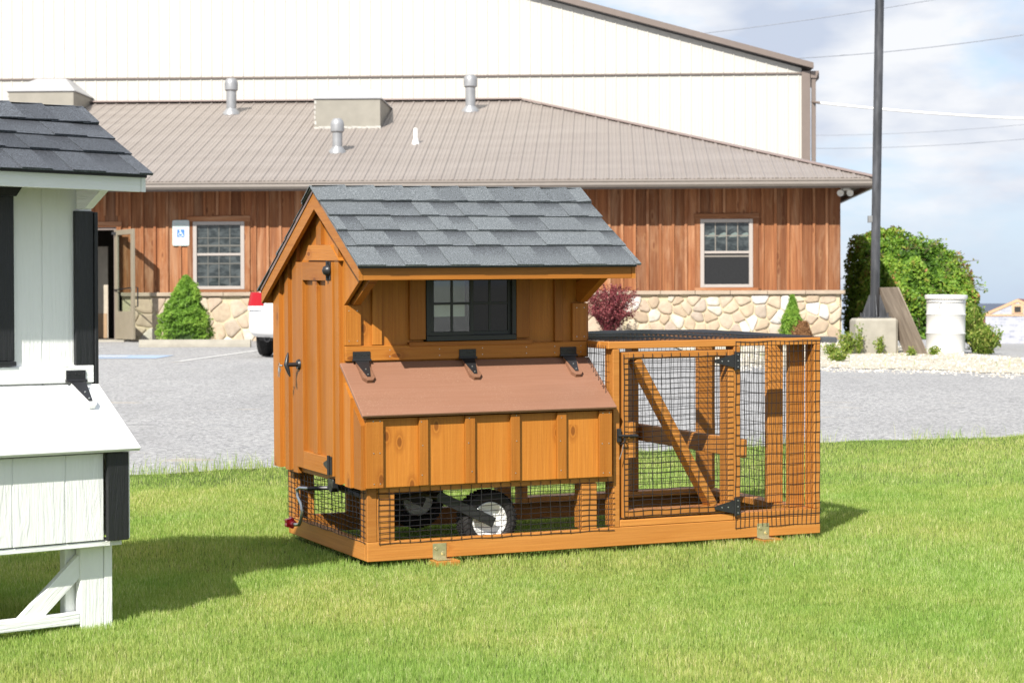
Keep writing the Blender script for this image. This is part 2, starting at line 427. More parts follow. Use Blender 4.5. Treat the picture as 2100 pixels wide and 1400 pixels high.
_sc = {}
def screws(parent, pts, n_, r, h, mat, name='screw_head'):
    key = (r, h, tuple(np.round(n_, 3)), mat.name)
    for p in pts:
        if key not in _sc:
            m = MB(); bolt_heads(m, [(0, 0, 0)], n_, r, h); o = m.build(name, mat, parent); _sc[key] = o.data
        else: o = bpy.data.objects.new(name, _sc[key]); COL.objects.link(o); o.parent = parent
        o.location = p
TH = math.atan(.57); CT, ST = math.cos(TH), math.sin(TH)
def coop_roof(T, sh, drip, rake, fasc, u0, u1, vr, wr, vf, vb, rows_f, rows_b, seed):
    """ridge at (vr, wr) top of deck; eaves at vf and vb"""
    zf = wr - .57 * (vr - vf); zb = wr - .57 * (vb - vr)
    m = MB()
    for (va, wa, vb_, wb) in ((vr, wr, vf, zf), (vr, wr, vb, zb)):
        m.prism([(va, wa), (vb_, wb), (vb_, wb - .014), (va, wa - .014)], (u0 + .012, 0, 0), (0, 1, 0), (0, 0, 1), (1, 0, 0), u1 - u0 - .024)
    m.build('roof_deck', M_DECK, T)
    Lf = (vr - vf) / CT; Lb = (vb - vr) / CT
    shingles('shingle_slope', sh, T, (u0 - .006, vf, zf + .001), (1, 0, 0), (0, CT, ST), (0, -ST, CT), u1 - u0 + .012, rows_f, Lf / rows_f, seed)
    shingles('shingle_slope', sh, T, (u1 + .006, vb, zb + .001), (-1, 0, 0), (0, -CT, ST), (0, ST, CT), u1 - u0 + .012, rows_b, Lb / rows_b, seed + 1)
    ridge_caps('ridge_caps', sh, T, u0 + .01, u1 + .006, vr, wr + .006, TH, .148, seed + 2)
    # rake boards on both gable ends
    for ue, sg in ((u0, 1), (u1, -1)):
        for (va, ve, ze) in ((vr, vf, zf), (vr, vb, zb)):
            k = -.57 if ve > vr else .57
            pl = [(vr, wr - .016), (ve, ze - .016), (ve, ze - .078), (vr, wr - .100)]
            MB().prism(pl, (ue + sg * .002, 0, 0), (0, 1, 0), (0, 0, 1), (sg, 0, 0), .019, grain=0).build('rake_board', rake, T)
            m = MB(); m.prism([(vr, wr + .0005), (ve, ze + .0005), (ve, ze - .018), (vr, wr - .018)], (ue - sg * .003, 0, 0), (0, 1, 0), (0, 0, 1), (sg, 0, 0), .004)
            m.build('drip_edge', drip, T)
    for ve, ze, sg in ((vf, zf, 1), (vb, zb, -1)):
        m = MB(); lo = (u0 + .0215, min(ve + sg * .002, ve + sg * .021), ze - .078); hi = (u1 - .0215, max(ve + sg * .002, ve + sg * .021), ze - .017)
        m.box(lo, hi, .0015, grain=0); m.build('fascia_board', fasc, T)
        MB().box((u0 - .002, ve - .004 if sg > 0 else ve - .001, ze - .024), (u1 + .002, ve + .001 if sg > 0 else ve + .004, ze - .001), .0005).build('drip_edge', M_DRIP, T)
    return zf, zb

# ------------------------------------------------------------ the orange coop with its run
T = thing('chicken_coop', 'cedar stained chicken coop on wheels with wire mesh run on the lawn', 'chicken coop', F_C)
LL, WW, HT = 2.411, 1.163, .981
P = .036
for lo, hi in (((0, 0, 0), (LL, P, .09)), ((0, WW - P, 0), (LL, WW, .09)), ((0, P, 0), (P, WW - P, .089)), ((LL - P, P, 0), (LL, WW - P, .089))):
    MB().box(lo, hi, .003).build('base_rail', M_FRAME, T)
posts = [((0, 0, .09), (.048, .089, .345)), ((.050, .002, .09), (.135, .038, .31)), ((1.086, .002, .09), (1.166, .088, .31)),
         ((0, WW - .089, .09), (.036, WW, .345)), ((.038, WW - .036, .09), (.125, WW - .001, .31)), ((1.13, WW - .05, .09), (1.21, WW - .001, .345)),
         ((1.251, 0, .09), (1.287, .089, .945)), ((1.251, WW - .089, .09), (1.287, WW, .945)), ((1.915, .001, .126), (1.951, .088, .945)),
         ((1.904, WW - .089, .126), (1.943, WW, .945)), ((LL - .038, 0, .126), (LL, .088, .945)), ((LL - .127, .09, .126), (LL - .038, .124, .945)),
         ((LL - .125, .30, .126), (LL - .036, .336, .945)), ((LL - .125, WW - .125, .126), (LL - .036, WW - .091, .945)), ((LL - .036, WW - .089, .126), (LL, WW, .945)),
         ((.30, WW - .036, .09), (.389, WW - .001, .31)), ((0, .55, .09), (.034, .60, .31)) ]
posts = posts[:-1]
for lo, hi in posts: MB().box(lo, hi, .003, grain=0).build('post', M_FRAME, T)
for lo, hi in (((.050, .001, .312), (1.25, .037, .345)), ((.038, WW - .037, .312), (1.25, WW - .001, .345)),
               ((1.289, .001, .0915), (1.913, .089, .124)), ((1.915, 0, .0915), (LL, .089, .125)), ((1.289, WW - .089, .0915), (LL, WW, .125)),
               ((LL - .089, .0905, .0915), (LL, WW - .0905, .1245)), ((1.226, 0, .946), (LL, .089, HT)), ((1.226, WW - .089, .946), (LL, WW, HT)),
               ((1.226, .0905, .946), (1.262, WW - .0905, HT - .001)), ((LL - .089, .0905, .946), (LL, WW - .0905, HT - .001)), ((1.904, .0905, .946), (1.94, WW - .0905, .98))):
    MB().box(lo, hi, .003, grain=None).build('rail', M_FRAME, T)
MB().box((1.952, .002, .397), (1.988, WW - .002, .486), .003).build('perch', M_FRAME, T)
MB().box((-.002, -.001, .3455), (1.225, 1.262, .361), .001).build('floor_panel', M_DECK, T)

vr, wr, vf, vbk = .49, 1.716, -.13, 1.335
def rk(v): return wr - .57 * abs(v - vr) - .0155
# gable walls, board and batten
def gable(u, sg, t, nest, mat, boards, w0=.335, parent=T, vfw=.25, gus=True, vb=1.28, nestp=None, vrr=vr, rkf=rk):
    P_ = ([(-.024, w0), (-.024, .648), (vfw, .874)] if nest else [(vfw, .345)]) + [(vfw, 1.165)] + ([(.0, 1.30), (.0, rkf(0))] if gus else [(vfw, rkf(vfw))]) + [(vrr, rkf(vrr)), (vb, rkf(vb)), (vb, w0)]
    m = MB(); m.prism(P_, (u, 0, 0), (0, 1, 0), (0, 0, 1), (sg, 0, 0), t)
    for (a, b, z0, z1) in boards:
        za = min(rkf(a), rkf(b)) if z1 is None else z1
        pts = [(a, z0), (b, z0), (b, rkf(b) if z1 is None else z1), (a, rkf(a) if z1 is None else z1)]
        if z1 is None and a < vrr < b: pts = pts[:3] + [(vrr, rkf(vrr))] + pts[3:]
        m.prism(pts, (u, 0, 0), (0, 1, 0), (0, 0, 1), (-sg, 0, 0), .018 + RS.uniform(0, .0015))
    return m
bl = lambda v: .648 + (v + .024) * .825 - .022
m = gable(-.018, 1, .016, True, M_WOOD, [(1.178, 1.28, .333, None), (1.035, 1.092, .331, None), (.893, .968, .329, None), (.27, .332, .331, None),
     (.52, .59, 1.448, None)])
for a, b, z in ((.118, .198, .330), (-.024, .072, .334)):
    m.prism([(a, z), (b, z), (b, bl(b)), (a, bl(a))], (-.018, 0, 0), (0, 1, 0), (0, 0, 1), (-1, 0, 0), .019)
m.build('gable_wall', M_WOOD, T)
m = gable(1.222, -1, .016, True, M_WOOD, [(1.178, 1.28, .345, None), (.7, .76, .345, None), (.45, .51, .345, None), (.25, .32, .9, 1.16)])
m.build('gable_wall', M_WOOD, T)
MB().prism([(.245, 1.373), (.758, 1.375), (.69, 1.447), (.37, 1.447)], (-.018, 0, 0), (0, 1, 0), (0, 0, 1), (-1, 0, 0), .024, grain=0).build('door_header', M_WOOD, T)
m = MB(); m.box((-.016, 1.262, .345), (1.222, 1.278, rk(1.27)), .001, grain=2)
for u in (.0, .28, .56, .84, 1.14): m.box((u, 1.278, .345), (u + .06, 1.296, rk(1.29)), .002)
m.build('back_wall', M_WOOD, T)
m = MB(); m.box((-.002, .25, .66), (.378, .265, 1.45), .001, grain=2); m.box((.856, .25, .66), (1.206, .265, 1.45), .001, grain=2); m.box((.379, .25, .66), (.855, .265, .99), .001, grain=2); m.box((.379, .25, 1.322), (.855, .265, 1.45), .001, grain=2)
for a, b in ((.116, .164), (1.054, 1.097)): m.box((a, .232, .979), (b, .2499, 1.42), .002, grain=2)
m.build('front_wall', M_WOOD, T)
MB().box((-.0185, .230, .979), (.060, .2495, 1.166), .002).build('corner_trim', M_WOOD, T)
MB().box((1.148, .230, .979), (1.2245, .2495, 1.163), .002).build('corner_trim', M_WOOD, T)
MB().box((-.0185, .227, .906), (1.2245, .2495, .9765), .003).build('horizontal_trim', M_WOOD, T)
# nest box
m = MB(); m.box((-.0005, -.022, .340), (1.206, -.006, .655), .001, grain=2)
for a, b, z in ((-.037, .066, .338), (.241, .285, .341), (.470, .519, .340), (.699, .746, .342), (.938, .986, .339), (1.158, 1.2255, .338)):
    m.box((a if a > 0 else -.019, -.041 - RS.uniform(0, .001), z + .002), (b, -.0222, .656), .002, grain=2)
m.build('nest_box_front', M_WOOD, T)
LS = np.array([0, .305, .225]); LS /= np.linalg.norm(LS); LN = np.array([0, -LS[2], LS[1]])
lid = MB().obox(np.array([.5995, (.245 - .06) / 2, (.893 + .668) / 2]) - LN * .0, np.stack([(1, 0, 0), LS, LN], 1), (.6415, .190, .009), .003).build('nest_box_lid', M_LID, T)
def lid_hinge(u, parent, lidp, pad, vt, wt, LS, LN):
    top = np.array([u, vt, wt]); 
    # tapered wooden pad on the lid
    X = np.array([1., 0, 0]); o = np.array([u, vt - .012, wt]); base = lidp
    pp = [(-.029, 0), (.029, 0), (.029, .115), (.013, .136), (-.013, .136), (-.029, .115)]
    MB().prism(pp, base, X, -LS, LN, .017).build('hinge_pad', pad, parent)
    m = MB(); m.box((u - .043, vt - .005, wt - .006), (u + .043, vt, wt + .030), .001)
    m.tube([(u - .046, vt - .007, wt - .011), (u + .046, vt - .007, wt - .011)], .0065, 8)
    m.prism([(-.034, 0), (.034, 0), (.008, .112), (-.008, .112)], base + LN * .0175, X, -LS, LN, .003)
    bolt_heads(m, [(u - .033, vt - .005, wt + .016), (u - .002, vt - .005, wt + .016), (u + .012, vt - .005, wt + .013), (u + .033, vt - .005, wt + .016)], (0, -1, 0), .0035)
    m.build('hinge', M_BLACK, parent)
    screws(parent, [base + LN * .0205 - LS * q for q in (.06, .098)], LN, .004, .003, M_ZINC)
lid_top = np.array([0, .245, .893]) + LN * .0095 - LS * .006
for u in (.058, .592, 1.121):
    lid_hinge(u, lid, np.array([u, 0, 0]) + lid_top - LS * .010, M_LID, .2265, .921, LS, LN)
# screws and knots seen as small heads
pts = []
for u in (.262, .494, .722, .962):
    for z in (.39, .52, .635): pts.append((u + RS.uniform(-.012, .012), -.0425, z + RS.uniform(-.015, .015)))
for u in (.02, .05, 1.175, 1.21):
    for z in (.36, .50, .645): pts.append((u + RS.uniform(-.004, .004), -.0425, z))
screws(T, pts, (0, -1, 0), .0028, .001, M_ZINC)
pts = [(u, .2268, z) for u in (.2, .45, .67, .9, 1.05, 1.19) for z in (.925, .955)] + [(u, .2298, z) for u in (.0, .04, 1.17, 1.21) for z in (1.0, 1.14)]
screws(T, pts, (0, -1, 0), .0028, .001, M_ZINC)
# window
wn = MB()
U0, U1, Z0, Z1 = .3855, .8485, .9915, 1.32
for lo, hi in (((U0, .226, Z0), (U1, .262, Z0 + .026)), ((U0, .226, Z1 - .026), (U1, .262, Z1)), ((U0, .227, Z0 + .026), (U0 + .022, .262, Z1 - .026)), ((U1 - .022, .227, Z0 + .026), (U1, .262, Z1 - .026))): wn.box(lo, hi, .002)
wf = wn.build('window', M_BFR, T)
def sash(a, b, v, pane, nm):
    m = MB()
    for lo, hi in (((a, v, Z0 + .026), (b, v + .014, Z0 + .044)), ((a, v, Z1 - .044), (b, v + .014, Z1 - .026)), ((a, v, Z0 + .044), (a + .018, v + .014, Z1 - .044)), ((b - .018, v, Z0 + .044), (b, v + .014, Z1 - .044)),
                   (((a + b) / 2 - .006, v + .003, Z0 + .044), ((a + b) / 2 + .006, v + .011, Z1 - .044)), ((a + .018, v + .0035, 1.162), (b - .018, v + .0105, 1.174))): m.box(lo, hi, .001)
    m.build('sash', M_BFR, wf); MB().box((a + .016, v + .006, Z0 + .04), (b - .016, v + .008, Z1 - .04), .0003).build('pane', pane, wf)
sash(U0 + .02, .626, .228, M_PANE, 'l'); sash(.606, U1 - .02, .244, M_GLASS, 'r')
MB().box((U0 + .03, .275, 1.105), (.60, .277, 1.163), .0003).build('paper_sheet', M_PAPER, wf)
MB().box((U0 + .03, .275, 1.1635), (.60, .277, 1.30), .0003).build('olive_sheet', plain('olive_tone', (.10, .14, .06), .5), wf)  # flat olive sheet behind the upper left panes
MB().box((U0 - .01, .45, .95), (U1 + .01, .46, 1.36), .0003).build('dark_backing', M_DARKIN, T)  # dark sheet added behind the window for the unlit interior
MB().box((.303, .231, 1.0), (.3835, .2497, 1.38), .002).build('window_casing', M_WOOD, T)
MB().box((.8505, .231, 1.0), (.92, .2497, 1.38), .002).build('window_casing', M_WOOD, T)
MB().box((.296, .222, .968), (.930, .2497, .9895), .002).build('window_sill', M_WOOD, T)
# eave brackets
for u in (.012, 1.175):
    MB().prism([(.2495, 1.17), (.205, 1.168), (-.085, 1.312), (-.085, 1.375), (.2495, 1.26)], (u, 0, 0), (0, 1, 0), (0, 0, 1), (1, 0, 0), .036, grain=0).build('eave_bracket', M_WOOD, T)
coop_roof(T, M_SH, M_DRIPB, M_WOOD, M_WOOD, -.082, 1.308, vr, wr, vf, vbk, 5, 6, 11)
# end door
dm = MB(); a0, a1, b0, b1 = .338, .884, .362, 1.366; u_ = -.0185
def dbox(va, vb, wa, wb, t, **k): dm.box((u_ - t, va, wa), (u_, vb, wb), .0015, **k)
dbox(a0 + .05, a1 - .05, b0 + .05, b1 - .05, .006, grain=2)
dbox(.782, a1, b0, b1, .026); dbox(a0, .437, b0, b1, .026); dbox(.4375, .7815, b1 - .088, b1, .0262); dbox(.4375, .7815, b0, b0 + .085, .0262); dbox(.578, .640, b0 + .0855, b1 - .0885, .022)
door = dm.build('coop_door', M_WOOD, T)
for z in (1.325, .412):
    m = MB(); m.box((-.050, .352, z - .042), (-.0447, .385, z + .042), .001); m.tube([(-.053, .385, z - .046), (-.053, .385, z + .046)], .007, 8)
    m.prism([(.388, z - .030), (.388, z + .030), (.470, z + .006), (.470, z - .006)], (-.0447, 0, 0), (0, 1, 0), (0, 0, 1), (-1, 0, 0), .004)
    m.build('hinge', M_BLACK, door)
MB().lathe([(0, .028), (.018, .022), (.026, .006), (.027, 0)], (-.053, .37, 1.327), (-1, 0, 0), 16).build('hinge_cap', M_BLACK, door, smooth=True)
m = MB(); m.lathe([(.0, .012), (.022, .012), (.026, .004), (.027, 0)], (-.0447, .835, .866), (-1, 0, 0), 20); m.lathe([(.011, .0), (.010, .06), (.012, .062)], (-.05, .835, .866), (-1, 0, 0), 12)
hp = [(-.112, .835 + .0, .866 + z) for z in (-.058, -.04, -.015, 0, .015, .04, .058)]
m.tube([(p[0] + abs(p[2] - .866) * .25, p[1] + (p[2] - .866) * .25, p[2]) for p in hp], [.003, .008, .011, .012, .011, .008, .003], 10)
smooth_angle(m.build('door_handle', M_BLACK, door))
# crank jack under the door
m = MB(); pth = [(-.085, .600, .283), (-.095, .69, .278), (-.10, .715, .268), (-.10, .705, .235), (-.10, .655, .205), (-.10, .640, .17), (-.10, .660, .125), (-.10, .69, .100), (-.10, .74, .094), (-.10, .78, .093)]
cr_ = m.tube(pth, .0085, 10).build('crank_handle', M_ZINC, T, smooth=True)
m = MB(); m.lathe([(0, .0), (.012, .0), (.013, .045), (.016, .05)], (-.10, .765, .093), (0, 1, 0), 12)
kn = [( .025 + .0035 * math.cos(5 * a)) for a in np.linspace(0, 2 * math.pi, 33)[:-1]]
ks = [(x * math.cos(a), x * math.sin(a)) for x, a in zip(kn, np.linspace(0, 2 * math.pi, 33)[:-1])]
m.prism(ks, (-.10, .812, .093), (1, 0, 0), (0, 0, 1), (0, 1, 0), .032); m.build('crank_knob', M_RED, cr_)
m = MB(); m.tube([(-.085, .60, .283), (.06, .56, .285), (.15, .45, .270)], .011, 8); m.box((-.03, .39, .30), (-.004, .46, .345), .002); m.lathe([(0, -.02), (.022, -.02), (.022, .02), (0, .02)], (-.01, .43, .30), (1, 0, 0), 14)
m.tube([(.08, .70, .285), (.13, .20, .245)], .017, 8); m.tube([(.13, .2, .245), (.45, .2, .30)], .015, 8); smooth_angle(m.build('jack_rod', M_BLACK, T))
# wheels
def wheel(c, R_=.146, wd=.095, mirror=1, arm=True):
    o = MB().lathe([(.086, .012), (.10, -.002), (.118, -.006), (.134, .004), (R_ - .002, .018), (R_, .03), (R_ + .001, wd - .03), (R_ - .002, wd - .018), (.134, wd - .004), (.10, wd), (.086, wd - .012)], c, (0, mirror, 0), 40)
    for k in range(44):
        for q in (0, 1):
            a = 2 * math.pi * (k + q * .5) / 44; rr = R_ + .0015
            p = np.array(c) + [rr * math.cos(a), mirror * (.032 + q * .034 - .002), rr * math.sin(a)]
            A = np.stack([(-math.sin(a), 0, math.cos(a)), (0, 1, 0), (math.cos(a), 0, math.sin(a))], 1)
            o.obox(p, A, (.0068, .015, .003), .001)
    wh = o.build('wheel', M_TYRE, T)
    rim = MB().lathe([(0, .022), (.018, .022), (.030, .030), (.060, .034), (.074, .018), (.080, .006), (.087, .004), (.088, .012), (.084, .016), (.078, .05), (.078, wd - .01), (.06, wd - .004), (.02, wd - .012), (0, wd - .012)], c, (0, mirror, 0), 40).build('rim', M_RIM, wh, smooth=True)
    m = MB(); m.lathe([(0, -.012), (.011, -.012), (.011, -.002), (0, -.002)], c, (0, mirror, 0), 6); m.build('wheel_bolt', M_ZINC, wh)
wheel((.642, .075, .148), .140); wheel((.642, 1.09, .148), .140, mirror=-1)
m = MB(); m.beam((.375, .064, .278), (.657, .064, .140), .006, .048, up=(.44, 0, .9)); m.beam((.375, .960, .278), (.657, .960, .140), .006, .048, up=(.44, 0, .9))
m.tube([(.385, .06, .275), (.385, 1.0, .275)], .02, 10); m.build('wheel_arm', M_BLACK, T)
for a in (.353, 2.078):
    m = MB(); m.box((a - .034, -.0035, -.002), (a + .034, -.0003, .068), .0008); m.box((a - .034, -.060, -.0045), (a + .034, -.0036, -.0015), .0008)
    q = m.build('foot_bracket', M_BRASSY, T)
    screws(q, [(a - .018, -.0036, .045), (a + .016, -.0036, .022)], (0, -1, 0), .009, .006, M_BRASSY, 'bracket_bolt')
    MB().box((a - .045, -.075, -.055), (a + .075, .35, -.006), .003, grain=0).build('foot_block', M_FRAME, T)
# run door
dw0, dw1 = .132, .929
rdm = MB()
for nm, lo, hi in (('door_stile', (1.301, -.003, dw0), (1.333, .084, dw1)), ('door_stile', (1.880, -.003, dw0), (1.9135, .084, dw1)), ('door_rail', (1.3345, -.002, dw1 - .034), (1.8785, .083, dw1)), ('door_rail', (1.3345, -.002, dw0), (1.8785, .083, dw0 + .036))):
    rdm.box(lo, hi, .003)
rd = rdm.build('run_door', M_FRAME, T)
b_ = MB().beam((1.384, .041, .893), (1.806, .041, .169), .080, .040, up=(-.874, 0, -.486) if 0 else (.874, 0, .486)).build('door_brace', M_FRAME, rd)
MB().box((1.3345, .0, .42), (1.373, .083, .592), .003).build('latch_block', M_FRAME, rd)
wires('door_mesh', rd, (1.306, -.0065, dw0 + .008), (1, 0, 0), (0, 0, 1), .602, .782, .0508, .0254, 0, 3, rad=.0017)
for z in (.875, .158):
    m = MB(); m.box((1.9175, -.012, z - .042), (1.944, -.0075, z + .042), .001); m.tube([(1.9155, -.012, z - .046), (1.9155, -.012, z + .046)], .006, 8)
    m.prism([(1.909, z - .033), (1.909, z + .033), (1.80, z + .007), (1.80, z - .007)], (0, -.0085, 0), (1, 0, 0), (0, 0, 1), (0, -1, 0), .004)
    m.build('hinge', M_BLACK, rd); screws(rd, [(1.93, -.012, z + q) for q in (-.03, 0, .03)] + [(1.875, -.0125, z), (1.84, -.0125, z)], (0, -1, 0), .004, .003, M_ZINC)
m = MB(); m.box((1.268, -.014, .50), (1.290, -.0012, .565), .002); m.tube([(1.27, -.018, .532), (1.375, -.018, .527)], .006, 8); m.tube([(1.30, -.012, .52), (1.30, -.03, .515), (1.295, -.03, .50), (1.285, -.014, .49)], .004, 6); m.box((1.335, -.012, .519), (1.372, -.004, .537), .001)
m.build('latch', M_BLACK, rd)
m = MB(); m.tube([(1.298, -.02, .50), (1.285, -.03, .46), (1.268, -.032, .42)], .0022, 5); m.build('latch_cord', plain('grey_cord', (.16, .15, .14), .8), rd)
# wire mesh panels
wires('mesh_panel', T, (1.921, -.004, .052), (1, 0, 0), (0, 0, 1), .488, .918, .0254, .0508, 0, 4, rad=.0017)
wires('mesh_panel', T, (.054, -.004, .080), (1, 0, 0), (0, 0, 1), 1.204, .253, .0508, .0254, 0, 5, rad=.0017)
wires('mesh_panel', T, (-.004, 1.15, .085), (0, -1, 0), (0, 0, 1), 1.13, .245, .0508, .0254, -.004, 6, rad=.0017)
wires('mesh_panel', T, (1.222, .245, .36), (0, -1, 0), (0, 0, 1), .235, .605, .0254, .0508, .003, 7)
wires('mesh_panel', T, (LL + .004, .02, .06), (0, 1, 0), (0, 0, 1), 1.12, .90, .0254, .0508, -.008, 8)
wires('mesh_panel', T, (1.24, WW + .004, .06), (1, 0, 0), (0, 0, 1), 1.15, .90, .0254, .0508, 0, 9)
wires('mesh_panel', T, (.03, WW + .004, .06), (1, 0, 0), (0, 0, 1), 1.2, .27, .0508, .0254, 0, 10)
wires('mesh_panel', T, (1.236, .012, HT + .003), (1, 0, 0), (0, 1, 0), 1.165, WW - .02, .0254, .0508, .020, 12, rad=.0017)
# keys hanging in the lock
m = MB(); kc = np.array([-.128, .845, .862])
m.tube([kc + [0, 0, .0], kc + [-.01, .012, 0]], .004, 8)
m.tube([kc + [-.01, .02 + .012 * math.cos(a), .0 + .012 * math.sin(a)] for a in np.linspace(0, 2 * math.pi, 17)], .0015, 5, cap=False)
for dx, dz in ((0, 0), (.006, -.003)):
    m.prism([(-.010, 0), (.010, 0), (.011, -.016), (.004, -.024), (.004, -.05), (-.003, -.05), (-.003, -.024), (-.011, -.016)], kc + [-.012 + dx, .02, -.010 + dz], (0, .9, .3), (0, -.3, .9), (1, 0, 0), .002)
ko = m.build('key_ring', M_ZINC); ko.matrix_world = F_C.copy(); tag(ko, 'small silver keys hanging from the black handle of the coop door', 'keys')

# ------------------------------------------------------------ the white coop at the left edge
T2 = thing('chicken_coop', 'white painted chicken coop with black trim and dark shingle roof at the left edge', 'chicken coop', F_W)
UL = -1.75
MB().box((UL, .002, .0), (-.140, .040, .046), .003).build('base_rail', M_WHITE, T2)
for (x, y) in ((-.138, .002), (-.138, 1.0), (UL, .002), (UL, 1.0)):
    m = MB(); sx = 1 if x > -1 else -1
    m.box((x, y, -.05), (x + .102, y + .036, .297), .003); m.box((x + .1035, y - .002, -.05), (x + .140, y + .09, .297), .003); m.box((x - .04, y + .045, -.05), (x + .1, y + .085, .296), .003)
    m.build('leg', M_WHITE, T2)
MB().beam((-.118, .025, .236), (-.372, .025, .018), .028, .070, up=(-.6, 0, .74)).build('leg_brace', M_WHITE, T2)
MB().beam((UL + .12, .025, .232), (UL + .4, .025, .012), .028, .070, up=(.6, 0, .74)).build('leg_brace', M_WHITE, T2)
MB().box((UL - .02, -.065, .2975), (.004, 1.12, .318), .002).build('floor_panel', M_WHITE, T2)
vn, vw = -.09, .17
_vr2 = .37; _wr2 = 1.752 + .57 * (_vr2 + .10) - .03
def grooved(u0, u1, v, w0, w1, t=.016, at=()):
    m = MB(); cuts = sorted([c for c in at if u0 < c < u1]); e = [u0] + cuts + [u1]
    for a, b in zip(e, e[1:]): m.box((a + .003, v, w0), (b - .003, v + t, w1), .0015, grain=2, r=.5)
    m.box((u0 + .002, v + .004, w0), (u1 - .002, v + t + .002, w1 - .001), .0005, r=.5); return m
GR = [-.245 - .222 * k for k in range(7)]
grooved(UL, -.077, vn + .02, .322, .650, at=GR).build('nest_box_front', M_WHITE, T2)
MB().box((-.075, vn - .004, .318), (.018, vn + .014, .652), .002).build('corner_trim', M_BLACKP, T2)
grooved(UL, .032, vw + .018, .88, 1.71, at=[-.187 - .2 * k for k in range(8)]).build('front_wall', M_WHITE, T2)
m = MB(); m.prism([(vn + .0145, .322), (vn + .0145, .650), (vw + .017, .875), (vw + .017, 1.72), (_vr2, _wr2 - .03), (1.12, _wr2 - .03 - .57 * (1.12 - _vr2)), (1.12, .322)], (.0325, 0, 0), (0, 1, 0), (0, 0, 1), (-1, 0, 0), .016); m.build('gable_wall', M_WHITE, T2)
m = MB(); m.prism([(vn + .0145, .322), (vn + .0145, .650), (vw + .017, .875), (vw + .017, 1.72), (_vr2, _wr2 - .03), (1.12, _wr2 - .03 - .57 * (1.12 - _vr2)), (1.12, .322)], (UL, 0, 0), (0, 1, 0), (0, 0, 1), (-1, 0, 0), .016); m.build('gable_wall', M_WHITE, T2)
MB().box((UL, 1.12, .322), (.03, 1.136, 1.46), .001).build('back_wall', M_WHITE, T2)
MB().box((-.050, vw, .980), (.031, vw + .0175, 1.578), .002).build('corner_trim', M_BLACKP, T2)
MB().box((.0335, vw - .004, .905), (.050, vw + .085, 1.575), .002).build('corner_trim', M_BLACKP, T2)
MB().box((UL, vw - .004, .912), (.028, vw + .0172, .978), .002).build('horizontal_trim', M_WHITE, T2)
LS2 = np.array([0, .31, .245]); LS2 /= np.linalg.norm(LS2); LN2 = np.array([0, -LS2[2], LS2[1]])
lid2 = MB().obox(np.array([(UL + .052) / 2 - .02, (.175 - .122) / 2, (.905 + .664) / 2 - .004]), np.stack([(1, 0, 0), LS2, LN2], 1), ((.052 - UL) / 2 + .02, .191, .009), .003).build('nest_box_lid', M_LIDW, T2)
lt = np.array([0, .172, .899]) + LN2 * .0095
for u in (-.055, -.75, -1.45): lid_hinge(u, lid2, np.array([u, 0, 0]) + lt - LS2 * .012, M_LIDW, vw - .004, .930, LS2, LN2)
MB().box((-.52, vw - .003, 1.0), (-.318, vw + .0172, 1.625), .002).build('shutter', M_BLACKP, T2)
MB().prism([(-.55, 1.625), (-.312, 1.625), (-.268, 1.685), (-.60, 1.685)], (0, vw + .017, 0), (1, 0, 0), (0, 0, 1), (0, -1, 0), .028).build('window_hood', M_BLACKP, T2)
MB().box((-.54, vw - .012, .981), (-.315, vw + .017, .999), .002).build('window_sill', M_BLACKP, T2)
for u in (-.045, UL + .02):
    MB().prism([(vw - .0005, 1.585), (vw - .06, 1.585), (-.075, 1.69), (-.075, 1.735), (vw - .0005, 1.72)], (u, 0, 0), (0, 1, 0), (0, 0, 1), (1, 0, 0), .036, grain=0).build('eave_bracket', M_WHITE, T2)
_vr2 = .37; _wr2 = 1.752 + .57 * (_vr2 + .10) - .03
coop_roof(T2, M_SHB, M_DRIP, M_WHITE, M_WHITE, UL - .08, .098, _vr2, _wr2, -.10, 1.22, 4, 6, 31)

# ------------------------------------------------------------ ground: lawn soil, car park, gravel strip
def grid_mesh(name, xs, ys, mat, dz=0., kind='structure', label=None):
    X, Y = np.meshgrid(xs, ys); Z = ground_z(X, Y) + (dz(X, Y) if callable(dz) else dz)
    V = np.stack([X, Y, Z], -1).reshape(-1, 3); nx, ny = len(xs), len(ys)
    i = np.arange(nx - 1)[None] + nx * np.arange(ny - 1)[:, None]; i = i.ravel()
    o = raw_mesh(name, V, np.stack([i, i + 1, i + nx + 1, i + nx], 1).ravel(), np.full(len(i), 4), mat); o.data.polygons.foreach_set('use_smooth', [True] * len(o.data.polygons))
    o['kind'] = kind
    return o
EX = [-14, -6, -2.42, 2.37, 3.94, 8, 20]; EY = [7.6, 11.7, 13.62, 15.78, 16.33, 17.7, 21]
def edge_y(x): return np.interp(x, EX, EY) + .05 * np.sin(x * 3.1) + .03 * np.sin(x * 9.7 + 1) + .02 * np.sin(x * 23)
